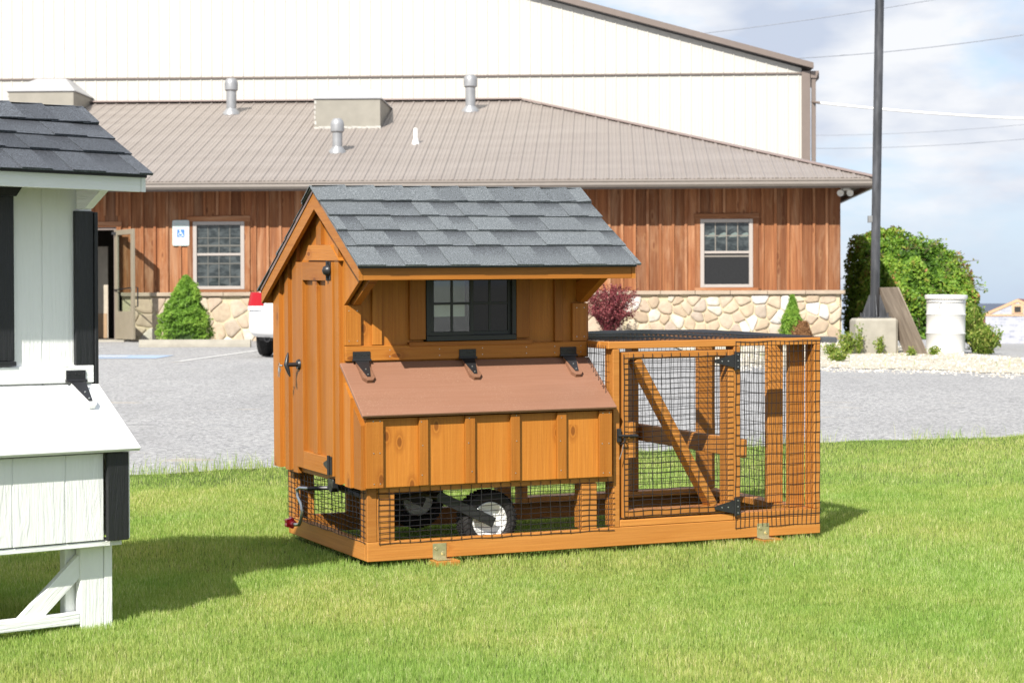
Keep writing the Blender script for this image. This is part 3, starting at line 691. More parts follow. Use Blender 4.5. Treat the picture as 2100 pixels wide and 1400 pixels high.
def asphalt():
    m = Mt('asphalt'); c = m.co()
    a = m.noise(c, 160, 3, .75); b = m.noise(c, .5, 4, .6); d = m.noise(m.map(c, (1, 1, 1)), 3.5, 5, .6); v = N(m.t, 'ShaderNodeTexVoronoi'); v.inputs['Scale'].default_value = 42; m.L(c, v.inputs['Vector'])
    k = m.ramp(a, (.32, (.11, .11, .113)), (.5, (.27, .27, .272)), (.66, (.50, .50, .495)))
    k = m.mix(m.ramp(m.noise(c, 18, 3, .7), (.35, .35), (.65, .9)), k, m.ramp(v.outputs['Color'], (0, (.07, .07, .075)), (1, (.56, .555, .55))))
    k = m.mix(m.ramp(b, (.40, 0), (.65, .22)), k, (.19, .19, .195)); k = m.mix(m.ramp(d, (.45, 0), (.75, .3)), k, (.36, .355, .34))
    st = m.ramp(m.noise(m.map(c, (.8, 1.6, 1)), 1.3, 3), (.66, 0), (.72, .45)); k = m.mix(st, k, (.42, .36, .27))
    tk = m.noise(m.map(c, (1.1, .10, 1), (0, 0, .25)), 1, 3, .5); k = m.mix(m.ramp(tk, (.52, 0), (.66, .16)), k, (.17, .17, .175))
    oil = m.noise(c, 1.9, 2, .4); k = m.mix(m.ramp(oil, (.71, 0), (.76, .28)), k, (.12, .12, .12))
    m.set(k, .92, 0, .25); m.bump(m.math('ADD', a, v.outputs['Distance']), .6, .006); return m.m
M_ASPH = asphalt()
def soil():
    m = Mt('lawn_soil'); c = m.co(); n = m.noise(c, 25, 5); k = m.ramp(n, (.3, (.05, .075, .02)), (.7, (.10, .13, .035))); m.set(k, .95, 0, .1); return m.m
xs = np.concatenate([[-2600, -900, -300, -100, -45], np.linspace(-22, 22, 110), [30, 45, 80, 150, 300, 900, 2600]])
ys = np.concatenate([[-60, -15], np.linspace(-3, 60, 420), [70, 90, 120, 160, 250, 400, 900, 3000]])
g0 = grid_mesh('ground', xs, ys, M_ASPH, lambda X, Y: np.where(Y < edge_y(X) - .02, -.10, 0.)); g0.name = 'car_park'
lx = np.linspace(-13, 14, 300); rows_ = np.linspace(0, 1, 60); V = []
for t in rows_:
    yy = -4 + (edge_y(lx) + 4) * t; V.append(np.stack([lx, yy, ground_z(lx, yy) - .032 + .038 * np.clip(1 - (edge_y(lx) - yy) / .8, 0, 1)], -1))
V = np.concatenate(V); nx = len(lx); i = (np.arange(nx - 1)[None] + nx * np.arange(59)[:, None]).ravel()
o = raw_mesh('lawn', V, np.stack([i, i + 1, i + nx + 1, i + nx], 1).ravel(), np.full(len(i), 4), soil()); o['kind'] = 'structure'
# gravel strip by the pole
def gravel():
    m = Mt('limestone_gravel'); c = m.co(); v = N(m.t, 'ShaderNodeTexVoronoi'); v.inputs['Scale'].default_value = 34; m.L(c, v.inputs['Vector'])
    k = m.ramp(v.outputs['Color'], (0, (.34, .31, .25)), (.5, (.48, .44, .37)), (1, (.60, .57, .50))); k = m.mix(m.ramp(m.noise(c, 1.1, 5, .65), (.42, 0), (.66, .45)), k, (.30, .27, .17))
    m.set(k, .9, 0, .2); m.bump(v.outputs['Distance'], .7, .02); return m.m
M_GRAV = gravel()
gx = np.linspace(2.6, 13, 300); ga = np.interp(gx, [2.6, 3.95, 6.04, 8.5, 13], [27.5, 26.93, 25.1, 23.6, 21]) + .16 * np.sin(gx * 4.1) + .10 * np.sin(gx * 11) + .07 * np.sin(gx * 29); gb = np.interp(gx, [2.6, 6.1, 6.6, 7.4, 13], [38.2, 36.0, 31.2, 29.0, 26.0]) + .1 * np.sin(gx * 7)
V = np.concatenate([np.stack([gx, ga + (gb - ga) * t, ground_z(gx, ga + (gb - ga) * t) + .006 + .02 * math.sin(math.pi * t)], -1) for t in np.linspace(0, 1, 24)])
nx = len(gx); i = (np.arange(nx - 1)[None] + nx * np.arange(23)[:, None]).ravel()
o = raw_mesh('gravel_bed', V, np.stack([i, i + 1, i + nx + 1, i + nx], 1).ravel(), np.full(len(i), 4), M_GRAV); o['kind'] = 'structure'; o.data.polygons.foreach_set('use_smooth', [True] * len(i))
def gz_gravel(x, y):
    a = np.interp(x, gx, ga); b = np.interp(x, gx, gb); t = np.clip((y - a) / (b - a), 0, 1); return ground_z(x, y) + .006 + .02 * np.sin(math.pi * t)
# loose stones
n = 14000; x = RS.uniform(2.7, 11, n); t = np.where(RS.rand(n) < .15, -.02 - .10 * RS.rand(n) ** 2, RS.rand(n) * 1.03 - .03); a = np.interp(x, gx, ga); b = np.interp(x, gx, gb); y = a + (b - a) * t
c = np.stack([x, y, gz_gravel(x, y) - .008 * (t < 0)], -1); sz = .006 + .020 * RS.rand(n) ** 3
oc = np.array([(1, 0, 0), (0, 1, 0), (-1, 0, 0), (0, -1, 0), (0, 0, .8), (0, 0, -.6)], float)
Vs = (c[:, None] + sz[:, None, None] * (oc[None] * (.7 + .6 * RS.rand(n, 6, 1)) + RS.uniform(-.25, .25, (n, 6, 3))))
fc = np.array([(0, 1, 4), (1, 2, 4), (2, 3, 4), (3, 0, 4), (1, 0, 5), (2, 1, 5), (3, 2, 5), (0, 3, 5)])
def ston():
    m = Mt('loose_stone'); r = m.attr('rnd').outputs['Fac']; m.set(m.ramp(r, (0, (.34, .30, .24)), (.5, (.50, .46, .39)), (1, (.66, .63, .57))), .9, 0, .2); return m.m
o = raw_mesh('gravel_stones', Vs.reshape(-1, 3), (fc[None] + 6 * np.arange(n)[:, None, None]).ravel(), np.full(n * 8, 3), ston(), np.repeat(RS.rand(n), 6))
tag(o, 'pale loose limestone gravel beside the light pole', 'gravel', 'stuff')
# painted lines
def paint(name, col):
    m = Mt(name); n = m.noise(m.co(), 60, 4, .7); m.set(m.mix(m.ramp(n, (.40, 0), (.58, 1)), (.36, .36, .36), col), .85); return m.m
M_LW, M_LB = paint('worn_white_line', (.62, .62, .60)), paint('worn_blue_line', (.22, .38, .62))
def strip(name, p0, p1, w, mat, dz=.005):
    p0 = np.array(p0, float); p1 = np.array(p1, float); d = (p1 - p0) / np.linalg.norm(p1 - p0); q = np.array([-d[1], d[0]]) * w / 2; m = 24; V = []
    for k in range(m + 1):
        p = p0 + (p1 - p0) * k / m
        for s in (-1, 1): a = p + q * s; V.append((a[0], a[1], float(ground_z(a[0], a[1])) + dz))
    o = raw_mesh(name, V, np.array([(2 * k, 2 * k + 1, 2 * k + 3, 2 * k + 2)[::-1] for k in range(m)]).ravel(), np.full(m, 4), mat); o['kind'] = 'structure'
strip('parking_line', (-4.60, 29.2), (-3.92, 34.0), .10, M_LW); strip('parking_line', (-7.45, 30.5), (-6.75, 35.2), .10, M_LW)
strip('parking_line', (-1.95, 29.2), (-1.25, 34.0), .10, M_LW)
strip('disabled_bay_mark', (-6.9, 31.1), (-5.05, 30.95), 1.15, M_LB); strip('disabled_bay_mark', (-6.35, 31.05), (-5.6, 31.0), .3, M_LW, .009)

# ------------------------------------------------------------ grass
def grassmat(name, a, b, dry, tr=.45):
    m = Mt(name); t = m.t; r = m.attr('rnd').outputs['Fac']; g = m.attr('g').outputs['Vector']
    c = m.ramp(r, (0, a), (.80, b), (.93, dry), (1, [x * 1.12 for x in dry]))
    sp = N(t, 'ShaderNodeSeparateXYZ'); m.L(g, sp.inputs[0])      # z of g: 0 root, 1 tip
    c = m.mix(m.ramp(sp.outputs['Z'], (.0, .35), (.4, 0)), c, [x * .9 for x in dry])
    big = m.ramp(m.noise(m.co(), .8, 4, .6), (.35, (.82, .96, .80)), (.65, (1.14, 1.05, 1.1))); c = m.mix(1, c, big, 'MULTIPLY')
    dif = N(t, 'ShaderNodeBsdfPrincipled'); m.L(c, dif.inputs['Base Color']); dif.inputs['Roughness'].default_value = .45; dif.inputs['Specular IOR Level'].default_value = .35
    tl = N(t, 'ShaderNodeBsdfTranslucent'); m.L(m.mix(1, c, (1.15, 1.1, .7), 'MULTIPLY'), tl.inputs[0])
    mx = N(t, 'ShaderNodeMixShader'); mx.inputs[0].default_value = tr; m.L(dif.outputs[0], mx.inputs[1]); m.L(tl.outputs[0], mx.inputs[2]); m.L(mx.outputs[0], m.out.inputs[0]); return m.m
M_GRASS = grassmat('lawn_grass', (.175, .30, .045), (.455, .545, .165), (.66, .64, .36))
def blades(name, x, y, h, w, mat, lean=.5, base=None, seed=1, rnd=None):
    r = np.random.RandomState(seed); n = len(x); z = ground_z(x, y) + .008 if base is None else base
    az = r.uniform(0, 6.283, n); fa = r.uniform(0, 6.283, n); ln = lean * r.rand(n) * h
    B = np.stack([x, y, z], -1); d = np.stack([np.cos(az), np.sin(az), np.zeros(n)], -1); s_ = np.stack([np.cos(fa), np.sin(fa), np.zeros(n)], -1) * (w / 2)[:, None]
    up = np.array([0, 0, 1.])
    M1 = B + d * (ln * .32)[:, None] + up * (h * .55)[:, None]; Tp = B + d * ln[:, None] + up * (h * (1 - .25 * (ln / np.maximum(h, 1e-6)) ** 2))[:, None]
    V = np.stack([B - s_, B + s_, M1 + s_ * .75, M1 - s_ * .75, Tp], 1).reshape(-1, 3)
    k = 5 * np.arange(n)[:, None]; Lp = (k + np.array([0, 1, 2, 3, 3, 2, 4])[None]).ravel(); C = np.tile([4, 3], n)
    rn = r.rand(n) if rnd is None else rnd; g = np.zeros((n, 5, 3)); g[:, :, 2] = [0, 0, .55, .55, 1]
    return raw_mesh(name, V, Lp, C, mat, np.repeat(rn, 5), None, g.reshape(-1, 3))
def grass_pts(n, y0, y1, seed):
    r = np.random.RandomState(seed); y = np.sqrt(r.uniform(y0 ** 2, y1 ** 2, n)); x = r.uniform(-1, 1, n) * (.262 * y + 1.7)
    return x, y, r
GX = []; GY = []
for n_, y0, y1, sd in ((560000, 6.0, 9.5, 1), (430000, 9.5, 13, 2), (280000, 13, 17.6, 3)):
    x, y, r = grass_pts(n_, y0, y1, sd); GX.append(x); GY.append(y)
x = np.concatenate(GX); y = np.concatenate(GY); k = y < edge_y(x) + .03 * RS.normal(size=len(x)); x, y = x[k], y[k]
# keep blades out of the base rails
def in_frame(x, y, M):
    q = np.stack([x - M[0][3], y - M[1][3]], -1); return q @ np.array([M[0][0], M[1][0]]), q @ np.array([M[0][1], M[1][1]])
u, v = in_frame(x, y, F_C); ins = (u > -.01) & (u < LL + .01) & (v > -.01) & (v < WW + .01)
rail = ins & ((u < .045) | (u > LL - .045) | (v < .045) | (v > WW - .045)); x, y = x[~rail], y[~rail]
P2 = np.stack([x, y], -1); pat = snoise(P2, 1.3, 3); fine = snoise(P2, 9, 4)
h = (.023 + .014 * RS.rand(len(x)) + .007 * fine + .004 * pat); h = np.clip(h, .014, .06)
rnd = np.clip(RS.rand(len(x)) * .9 + .07 * pat + .08 * fine + .03, 0, 1)
w = .0016 + .0011 * RS.rand(len(x)) + .00012 * (y - 6)
o = blades('grass', x, y, h, w, M_GRASS, .5, ground_z(x, y) - .030 + .024 * np.clip(1 - (edge_y(x) - y) / .8, 0, 1), 5, rnd); tag(o, 'short mown lawn grass, bright green with dry straw tips', 'grass', 'stuff')
# long grass along the edge of the asphalt and against the coop skids
n = 5200; x = RS.uniform(-4.6, 5.4, n); y = edge_y(x) - np.abs(RS.normal(0, .09, n)); cl = snoise(np.stack([x, y], -1), 2.2, 9) ; k = RS.rand(n) < np.clip(.45 + .8 * cl, .03, 1) * np.where(x < -.5, 1.0, .45); x, y = x[k], y[k]
h = .05 + .10 * RS.rand(len(x)) ** 2.2; o = blades('long_grass', x, y, h, np.full(len(x), .0035), M_GRASS, .9, None, 8); tag(o, 'tall uncut grass fringe along the edge of the asphalt', 'grass', 'stuff')

# ------------------------------------------------------------ wooden office building
def barnwood():
    m = Mt('weathered_cedar_siding'); g = m.attr('g').outputs['Vector']; r = m.attr('rnd').outputs['Fac']
    fine = m.noise(m.map(g, (1.4, 60, 60)), 1, 4, .6, .3); wide = m.noise(m.map(g, (.5, 12, 12)), 1, 5, .6, .7)
    c = m.mix(m.ramp(wide, (.3, 0), (.7, 1)), (.185, .070, .028), (.345, .16, .070))
    c = m.mix(m.ramp(fine, (.38, 0), (.66, .6)), c, (.115, .038, .017))
    ble = m.noise(m.map(g, (.55, 4, 4)), 1, 5, .7, .5); c = m.mix(m.ramp(ble, (.48, 0), (.70, .6)), c, (.43, .28, .175))
    c = m.mix(1, c, m.ramp(r, (0, (.70, .64, .62)), (.5, (1, .95, .92)), (1, (1.22, 1.12, 1.05))), 'MULTIPLY')
    vo = N(m.t, 'ShaderNodeTexVoronoi'); m.L(m.map(g, (2.0, 6, 6)), vo.inputs['Vector']); vo.inputs['Scale'].default_value = 1
    c = m.mix(m.ramp(vo.outputs['Distance'], (.07, .8), (.13, 0)), c, (.13, .045, .02)); c = m.mix(m.ramp(vo.outputs['Distance'], (.13, 0), (.17, .14), (.26, 0)), c, (.50, .30, .14))
    m.set(c, .75, 0, .25); m.bump(fine, .4, .004); return m.m
M_BARN = barnwood()
M_METR = Mt('tan_metal_roof'); _c = M_METR.co(); M_METR.set(M_METR.mix(M_METR.ramp(M_METR.noise(M_METR.map(_c, (.4, 2, 1)), 1.2, 4), (.35, 0), (.65, 1)), (.225, .195, .175), (.258, .226, .205)), .5, .0, .4); M_METR = M_METR.m
M_TRIMB = plain('brown_metal_trim', (.17, .137, .12), .4, 0, .05)
M_GUT = plain('tan_gutter', (.20, .175, .155), .35, 0, .05)
M_SOFF = plain('brown_soffit', (.13, .105, .085), .6, 0, .1)
M_CREAM = plain('cream_metal_siding', (.48, .469, .432), .5, 0, .02, .4)
M_WVIN = plain('pale_vinyl_window', (.36, .325, .30), .4, 0, .03)
M_SCREEN = plain('window_screen', (.022, .023, .025), .7, 0, .15, 30, spec=.1)
def glassrefl():
    m = Mt('painted_reflection_glass'); c = m.co(); n = m.noise(m.map(c, (1, 1, 2)), 5, 5, .65, .6); m.set(m.ramp(n, (.42, (.018, .024, .026)), (.60, (.06, .072, .075))), .08, 0, .5); return m.m  # reflections painted into the pane colour as paler noise
M_GLR = glassrefl()
M_CONC = plain('concrete', (.31, .29, .245), .9, 0, .14, 5, bump=.4)
M_LEDGE = plain('stone_ledge', (.36, .29, .22), .85, 0, .12, 4, bump=.4)
def stonem():
    m = Mt('field_stone'); r = m.attr('rnd').outputs['Fac']; c = m.co(); n = m.noise(c, 7, 5, .65)
    k = m.ramp(r, (0, (.40, .31, .22)), (.2, (.52, .43, .31)), (.4, (.44, .35, .27)), (.58, (.56, .48, .36)), (.74, (.38, .32, .27)), (.84, (.56, .51, .42)), (.92, (.64, .63, .61)))
    k = m.mix(m.ramp(n, (.35, 0), (.68, .55)), k, (.27, .205, .155)); m.set(k, .85, 0, .25); m.bump(n, .6, .02); return m.m
M_STONE = stonem(); M_MORT = plain('sandy_mortar', (.50, .43, .29), .95, 0, .08, 9, bump=.5)
B = thing('office_building', 'single storey wooden building with board siding, stone base and tan metal roof', 'building', F_B)
UR = 5.87; ULB = -15.0; WS = 2.24
openings = [(3.385, 4.324, .43, 1.655), (-5.778, -4.841, .43, 1.655), (-8.12, -7.18, -.48, 1.56)]
m = MB(); bw_ = .2286; u = UR
k = 0
while u > ULB:
    a, b = u - bw_, u; segs = [(.375, WS)]
    pieces = []
    for (oa, ob, z0, z1) in openings:
        if b > oa - .02 and a < ob + .02: pieces.append((z0, z1))
    if pieces:
        z0, z1 = pieces[0]; segs = [(z1 + .02, WS)] + ([(.375, z0 - .02)] if z0 > .38 else [])
        for (oa, ob, q0, q1) in openings:       # partial boards beside an opening
            if a < oa - .02 < b: m.box((a + .001, 0, .375), (oa - .021, .02, q1 + .02), .002, grain=2)
            if a < ob + .02 < b: m.box((ob + .021, 0, .375), (b - .001, .02, q1 + .02), .002, grain=2)
    rr = RS.rand()
    for z0, z1 in segs: m.box((a + .001, 0, z0), (b - .001, .02, z1), .002, r=rr, grain=2)
    bz = [(.376, WS)] if not any(oa - .1 < a < ob + .1 for oa, ob, _, _ in openings) else [(1.77, WS)]
    for z0, z1 in bz: m.box((a - .024, -.030, z0), (a + .024, -.0005, z1), .003, grain=2, r=.62 + .38 * RS.rand())
    u -= bw_
m.build('siding_wall', M_BARN, B)
m = MB()
k = UR - .02
for j in range(34):
    a = .02 + j * bw_; m.box((UR - .0, a, -.6), (UR + .018, a + bw_ - .003, WS), .002, grain=2)
m.build('side_wall', M_BARN, B)
def trimbox(a, b, z0, z1, sill=True):
    t = MB()
    t.box((a - .10, -.028, z0 - .0), (a - .001, -.0225, z1), .001, grain=2); t.box((b + .001, -.028, z0), (b + .10, -.0225, z1), .001, grain=2); t.box((a - .11, -.032, z1 + .001), (b + .11, -.0225, z1 + .10), .001, grain=0)
    for q in t.v: q[:, 1] = np.where(q[:, 1] > -.025, .0, q[:, 1])
    if sill: t.box((a - .10, -.04, z0 - .052), (b + .10, -.001, z0 - .001), .002, grain=0)
    return t
def winb(a, b, z0, z1, kind):
    w = MB(); f = .070
    for lo, hi in (((a, -.035, z0), (a + f, .05, z1)), ((b - f, -.035, z0), (b, .05, z1)), ((a + f, -.035, z1 - .062), (b - f, .05, z1)), ((a + f, -.035, z0), (b - f, .05, z0 + .058))): w.box(lo, hi, .004)
    wo = w.build('window', M_WVIN, B)
    zm = z0 + (z1 - z0) * .515
    s_ = MB(); s_.box((a + f, -.020, zm - .022), (b - f, .03, zm + .022), .003)
    s_.build('meeting_rail', M_WVIN, wo)
    MB().box((a + f, .012, zm + .021), (b - f, .016, z1 - .061), .0005).build('glass_pane', M_GLR, wo)
    MB().box((a + f, .000, z0 + .057), (b - f, .004, zm - .021), .0005).build('window_screen' if kind == 'r' else 'glass_pane', M_SCREEN if kind == 'r' else M_GLR, wo)
    mu = MB(); 
    for j in (1, 2, 3):
        x = a + f + (b - a - 2 * f) * j / 4; mu.box((x - .008, .006, zm + .021), (x + .008, .0118, z1 - .062), .001)
        if kind == 'l': mu.box((x - .008, -.0055, z0 + .058), (x + .008, -.0005, zm - .022), .001)
    zz = (zm + z1) / 2; mu.box((a + f, .005, zz - .008), (b - f, .0115, zz + .008), .001)
    if kind == 'l':
        for q in (.30, .74): z = z0 + .058 + (zm - z0 - .08) * q; mu.box((a + f, -.008, z - .012), (b - f, -.0006, z + .012), .001)
        mu.box((a + f, .002, zm + .14), (b - f, .011, zm + .175), .001)
    else: mu.box((a + f, -.006, zm - .085), (b - f, -.0006, zm - .055), .001)
    mu.build('muntins', plain('tan_muntin_' + kind, (.20, .18, .155) if kind == 'r' else (.10, .10, .09), .5, 0, .05), wo)
for (a, b, z0, z1), kd in zip(openings[:2], 'rl'):
    trimbox(a, b, z0, z1).build('window_trim', M_BARN, B); winb(a, b, z0, z1, kd)
if True:   # a pale valance and hanging stock seen through the upper panes
    wv = MB(); 
    for j in range(4): x = 3.50 + j * .197; wv.prism([(x, 1.33), (x + .14, 1.335), (x + .16, 1.40), (x + .12, 1.42), (x + .05, 1.39)], (0, .0108, 0), (1, 0, 0), (0, 0, 1), (0, -1, 0), .0012)
    wv.build('valance', plain('dim_valance', (.13, .17, .16), .7), B)
# doorway and open door leaf
a, b, z0, z1 = openings[2]
t = MB(); t.box((b + .002, -.03, .376), (b + .09, -.001, z1), .002, grain=2); t.box((a - .1, -.03, z1 + .001), (b + .10, -.001, z1 + .10), .002, grain=0); t.box((a - .1, -.03, .376), (a - .002, -.001, z1), .002, grain=2); t.build('door_trim', M_BARN, B)
m = MB(); m.box((a, .0, -.475), (a + .05, .10, z1 - .001), .002); m.box((b - .05, .0, -.475), (b, .10, z1 - .001), .002); m.box((a + .05, .0, z1 - .05), (b - .05, .10, z1 - .001), .002); m.build('door_frame', M_TRIMB, B)
m = MB(); m.box((a - 1.5, 3.0, -.48), (b + 1.5, 3.05, 2.1), .001); m.box((a - 1.5, .1, -.48), (a - 1.45, 3, 2.1), .001); m.box((b + 1.45, .1, -.48), (b + 1.5, 3, 2.1), .001); m.box((a - 1.5, .1, 2.1), (b + 1.5, 3.05, 2.15), .001)
m.box((a - 1.5, .101, -.52), (b + 1.5, 3.05, -.47), .001); m.build('entry_room', plain('dim_room', (.10, .09, .075), .9), B)
MB().box((-7.86, 1.1, -.46), (-7.60, 1.14, 1.25), .003).build('inner_door', plain('pale_door', (.46, .41, .33), .6), B)
MB().box((-7.95, 1.09, -.46), (-7.62, 1.095, .0), .003).build('inner_panel', plain('tan_panel', (.36, .24, .14), .7), B)
MB().box((a - .25, -.55, -.53), (b + .25, .1, -.478), .006).build('door_sill', M_CONC, B)
hd = np.array([-7.185, -.06, 0]); fd = np.array([.5, -.74, 0]); DL = np.linalg.norm(fd); fd = fd / DL; dn = np.array([-fd[1], fd[0], 0]) * -1
M_BRZ = plain('bronze_aluminium', (.27, .235, .175), .4, .1, .06)
A_ = np.stack([fd, dn, (0, 0, 1)], 1)
def dl(x0, x1, za, zb, t=.045, mb=None): mb.obox(hd + fd * (x0 + x1) / 2 + np.array([0, 0, (za + zb) / 2]), A_, ((x1 - x0) / 2, t / 2, (zb - za) / 2), .003)
m = MB(); zb_, zt_ = -.465, 1.50
dl(0, .11, zb_, zt_, mb=m); dl(DL - .11, DL, zb_, zt_, mb=m); dl(.1105, DL - .1105, zt_ - .09, zt_, .044, m); dl(.1105, DL - .1105, zb_, zb_ + .50, .044, m)
dlf = m.build('door_leaf', M_BRZ, B)
m = MB(); dl(.11, DL - .11, zb_ + .50, zt_ - .09, .008, m); m.build('glass_pane', M_PANE, dlf)
m = MB(); m.tube([hd + fd * .02 + dn * .04 + [0, 0, .42], hd + fd * (DL - .05) + dn * .07 + [0, 0, .45], hd + fd * (DL - .05) + dn * .04 + [0, 0, .45]], .012, 6); m.tube([hd + fd * (DL - .03) - dn * q + [0, 0, z] for q, z in ((.03, .46), (.08, .46), (.08, .12), (.03, .12))], .013, 6); m.box((-7.24, -.14, 1.42), (-7.0, -.09, 1.47), .003); m.build('push_bar', M_BLACK, dlf)
# stone base and ledge
m = MB(); zs = .304
for (x0, x1) in ((ULB, -8.25), (-7.08, UR)): m.box((x0, -.035, -1.3), (x1, .06, zs), .002)
m.box((UR, .02, -1.3), (UR + .035, 7.3, zs), .002)
m.build('mortar_bed', M_MORT, B)
def stones(x0, x1, z0, z1, seed, cx_=.30, cz=.20):
    r = np.random.RandomState(seed); pts = []
    nx = int((x1 - x0) / cx_); nz = max(1, int(round((z1 - z0) / cz)))
    for i in range(-1, nx + 2):
        for j in range(-1, nz + 1): pts.append((x0 + (i + .5 + (.5 if j % 2 else 0) + r.uniform(-.46, .46)) * cx_, z0 + (j + .5 + r.uniform(-.46, .46)) * (z1 - z0) / nz))
    pts = np.array(pts); out = []
    for i, p in enumerate(pts):
        if not (x0 < p[0] < x1 and z0 < p[1] < z1): continue
        poly = [np.array(q, float) for q in ((x0, z0), (x1, z0), (x1, z1), (x0, z1))]
        d = np.hypot(*(pts - p).T)
        for j in np.argsort(d)[1:16]:
            q = pts[j]; mid = (p + q) / 2; nrm = q - p; new = []
            for a_, b_ in zip(poly, poly[1:] + poly[:1]):
                da, db = (a_ - mid) @ nrm, (b_ - mid) @ nrm
                if da <= 0: new.append(a_)
                if da * db < 0: new.append(a_ + (b_ - a_) * da / (da - db))
            poly = new
            if len(poly) < 3: break
        if len(poly) < 3: continue
        c_ = np.mean(poly, 0); P_ = [c_ + (q - c_) * (1 - .009 / max(.03, np.linalg.norm(q - c_))) for q in poly]
        # round the corners twice
        for _ in range(2):
            Q = []
            for a_, b_ in zip(P_, P_[1:] + P_[:1]): Q += [a_ * .84 + b_ * .16, a_ * .16 + b_ * .84]
            P_ = Q
        out.append((np.array(P_), c_))
    return out
def stone_mesh(mb, cells, to3, seed):
    r = np.random.RandomState(seed)
    for P_, c_ in cells:
        n = len(P_); th = r.uniform(.014, .034); tilt = r.uniform(-.06, .06, 2); V = []
        for f_, hh in ((1, 0), (.985, th * .55), (.93, th * .86), (.60, th * .96)):
            for q in P_:
                d = (q - c_) * f_; V.append(to3(c_[0] + d[0], c_[1] + d[1], hh + (d @ tilt if hh > 0 else 0) + (r.uniform(-.003, .003) if hh else 0)))
        V.append(to3(c_[0], c_[1], th * 1.07))
        F = [[k * n + i, k * n + (i + 1) % n, (k + 1) * n + (i + 1) % n, (k + 1) * n + i] for k in range(3) for i in range(n)] + [[3 * n + i, 3 * n + (i + 1) % n, 4 * n] for i in range(n)]
        mb.add(V, F, None, r.rand())
to3 = lambda x, z, h: (x, -.035 - h, z)
m = MB(); stone_mesh(m, stones(-14.98, -8.26, -.62, zs - .008, 5, .32, .22), to3, 4); m.build('stone_base', M_STONE, B, smooth=True)
m = MB(); stone_mesh(m, stones(-7.07, 2.0, -.66, zs - .008, 5, .33, .22), to3, 5); stone_mesh(m, stones(2.0, UR + .03, -.70, zs - .008, 6, .265, .178), to3, 6)
m.build('stone_base', M_STONE, B, smooth=True)
m = MB(); ml = MB(); u = UR + .07
while u > ULB:
    a_ = max(u - RS.uniform(.62, .70), ULB)
    if not (a_ < -7.09 and u > -8.22): (m if u > -7.5 else ml).box((a_ + .003, -.105, zs + .001), (u - .003, .0, zs + .071), .006)
    elif u > -7.09: m.box((-7.085, -.105, zs + .001), (u - .003, .0, zs + .071), .006)
    u = a_
ml.build('stone_ledge', M_LEDGE, B)
m.build('stone_ledge', M_LEDGE, B)
MB().box((UR + .072, .002, zs + .001), (UR + .10, 7.2, zs + .07), .006).build('stone_ledge', M_LEDGE, B)
# roof: front slope, hip, ribs
VE, ZE, VR, ZR = -.70, 2.345, 7.15, 4.515; SLO = (ZR - ZE) / (VR - VE); UE = 6.40; UH = -.08
def hipv(u): return VE + (UE - u) * (VR - VE) / (UE - UH) if u > UH else VR
m = MB()
m.prism([(ULB, VE), (UE, VE), (UH, VR), (ULB, VR)], (0, 0, ZE - SLO * VE), (1, 0, 0), (0, 1, SLO), (0, 0, 1), -.03)
m.prism([(VE, ZE), (VR, ZE - .0), (VR, ZR)], (0, 0, 0), (0, 1, 0), (0, 0, 1), (1, 0, 0), .001) if 0 else None
m.add([(UE, VE, ZE), (UE, VR, ZE), (UH, VR, ZR), (UE, VE, ZE - .03), (UE, VR, ZE - .03), (UH, VR, ZR - .03)], [[0, 1, 2], [5, 4, 3], [0, 3, 4, 1]])
def rib(u, w, h):
    v1 = hipv(u) - .04
    if v1 < VE + .1: return
    y0, y1 = VE - .012, v1; z0, z1 = ZE - SLO * .012 , ZE + SLO * (v1 - VE)
    V = []
    for y, z in ((y0, z0), (y1, z1)):
        for dx, dz in ((-w, .0), (-w * .45, h), (w * .45, h), (w, .0)): V.append((u + dx, y, z + dz))
    m.add(V, [[0, 1, 5, 4], [1, 2, 6, 5], [2, 3, 7, 6], [3, 2, 1, 0]])
u = UE - .10
while u > ULB:
    rib(u, .032, .019)
    rib(u - .076, .016, .006); rib(u - .152, .016, .006)
    u -= .2286
for j in range(33):
    v = VE + .1 + j * .2286; t = 1 - (v - VE) / (VR - VE); e = UE - (UE - UH) * (1 - t); 
    m.beam((UE + .01, v, ZE + .008), (UE - (UE - UH) * (v - VE) / (VR - VE) + .05, v, ZE + (ZR - ZE) * (v - VE) / (VR - VE)), .04, .022)
m.build('roof', M_METR, B)
m = MB(); dv = np.array([UH - UE, VR - VE, ZR - ZE]); e0 = np.array([UE, VE, ZE])
m.beam(e0 + [.03, -.03, .012], e0 + dv + [0, 0, .03], .20, .03, up=(.2, -.2, 1)); m.beam((ULB, VR - .05, ZR + .028), (UH, VR - .05, ZR + .028), .22, .03); m.build('ridge_cap', plain('ridge_metal', (.25, .195, .18), .45, 0, .04), B)
m = MB(); gp = [(0, 0), (-.115, 0), (-.115, -.018), (-.10, -.03), (-.105, -.075), (-.075, -.115), (0, -.115)]
m.prism(gp, (ULB, VE + .04, ZE - .035), (0, 1, 0), (0, 0, 1), (1, 0, 0), UE + .07 - ULB); m.build('gutter', M_GUT, B)
m = MB(); m.box((ULB, VE + .041, ZE - .18), (UE - .04, VE + .06, ZE - .04), .002); m.box((UE - .039, VE + .041, ZE - .18), (UE - .02, VR, ZE - .04), .002); m.build('fascia_board', M_TRIMB, B)
MB().box((UE + .0, VE - .03, ZE - .15), (UE + .10, VR, ZE - .04), .008).build('side_gutter', M_GUT, B)
m = MB(); m.box((ULB, VE + .061, WS + .001), (UE - .04, .02, WS + .02), .001); m.box((UR + .02, .021, WS + .001), (UE - .04, VR, WS + .02), .001); m.build('soffit', M_SOFF, B)
m = MB()
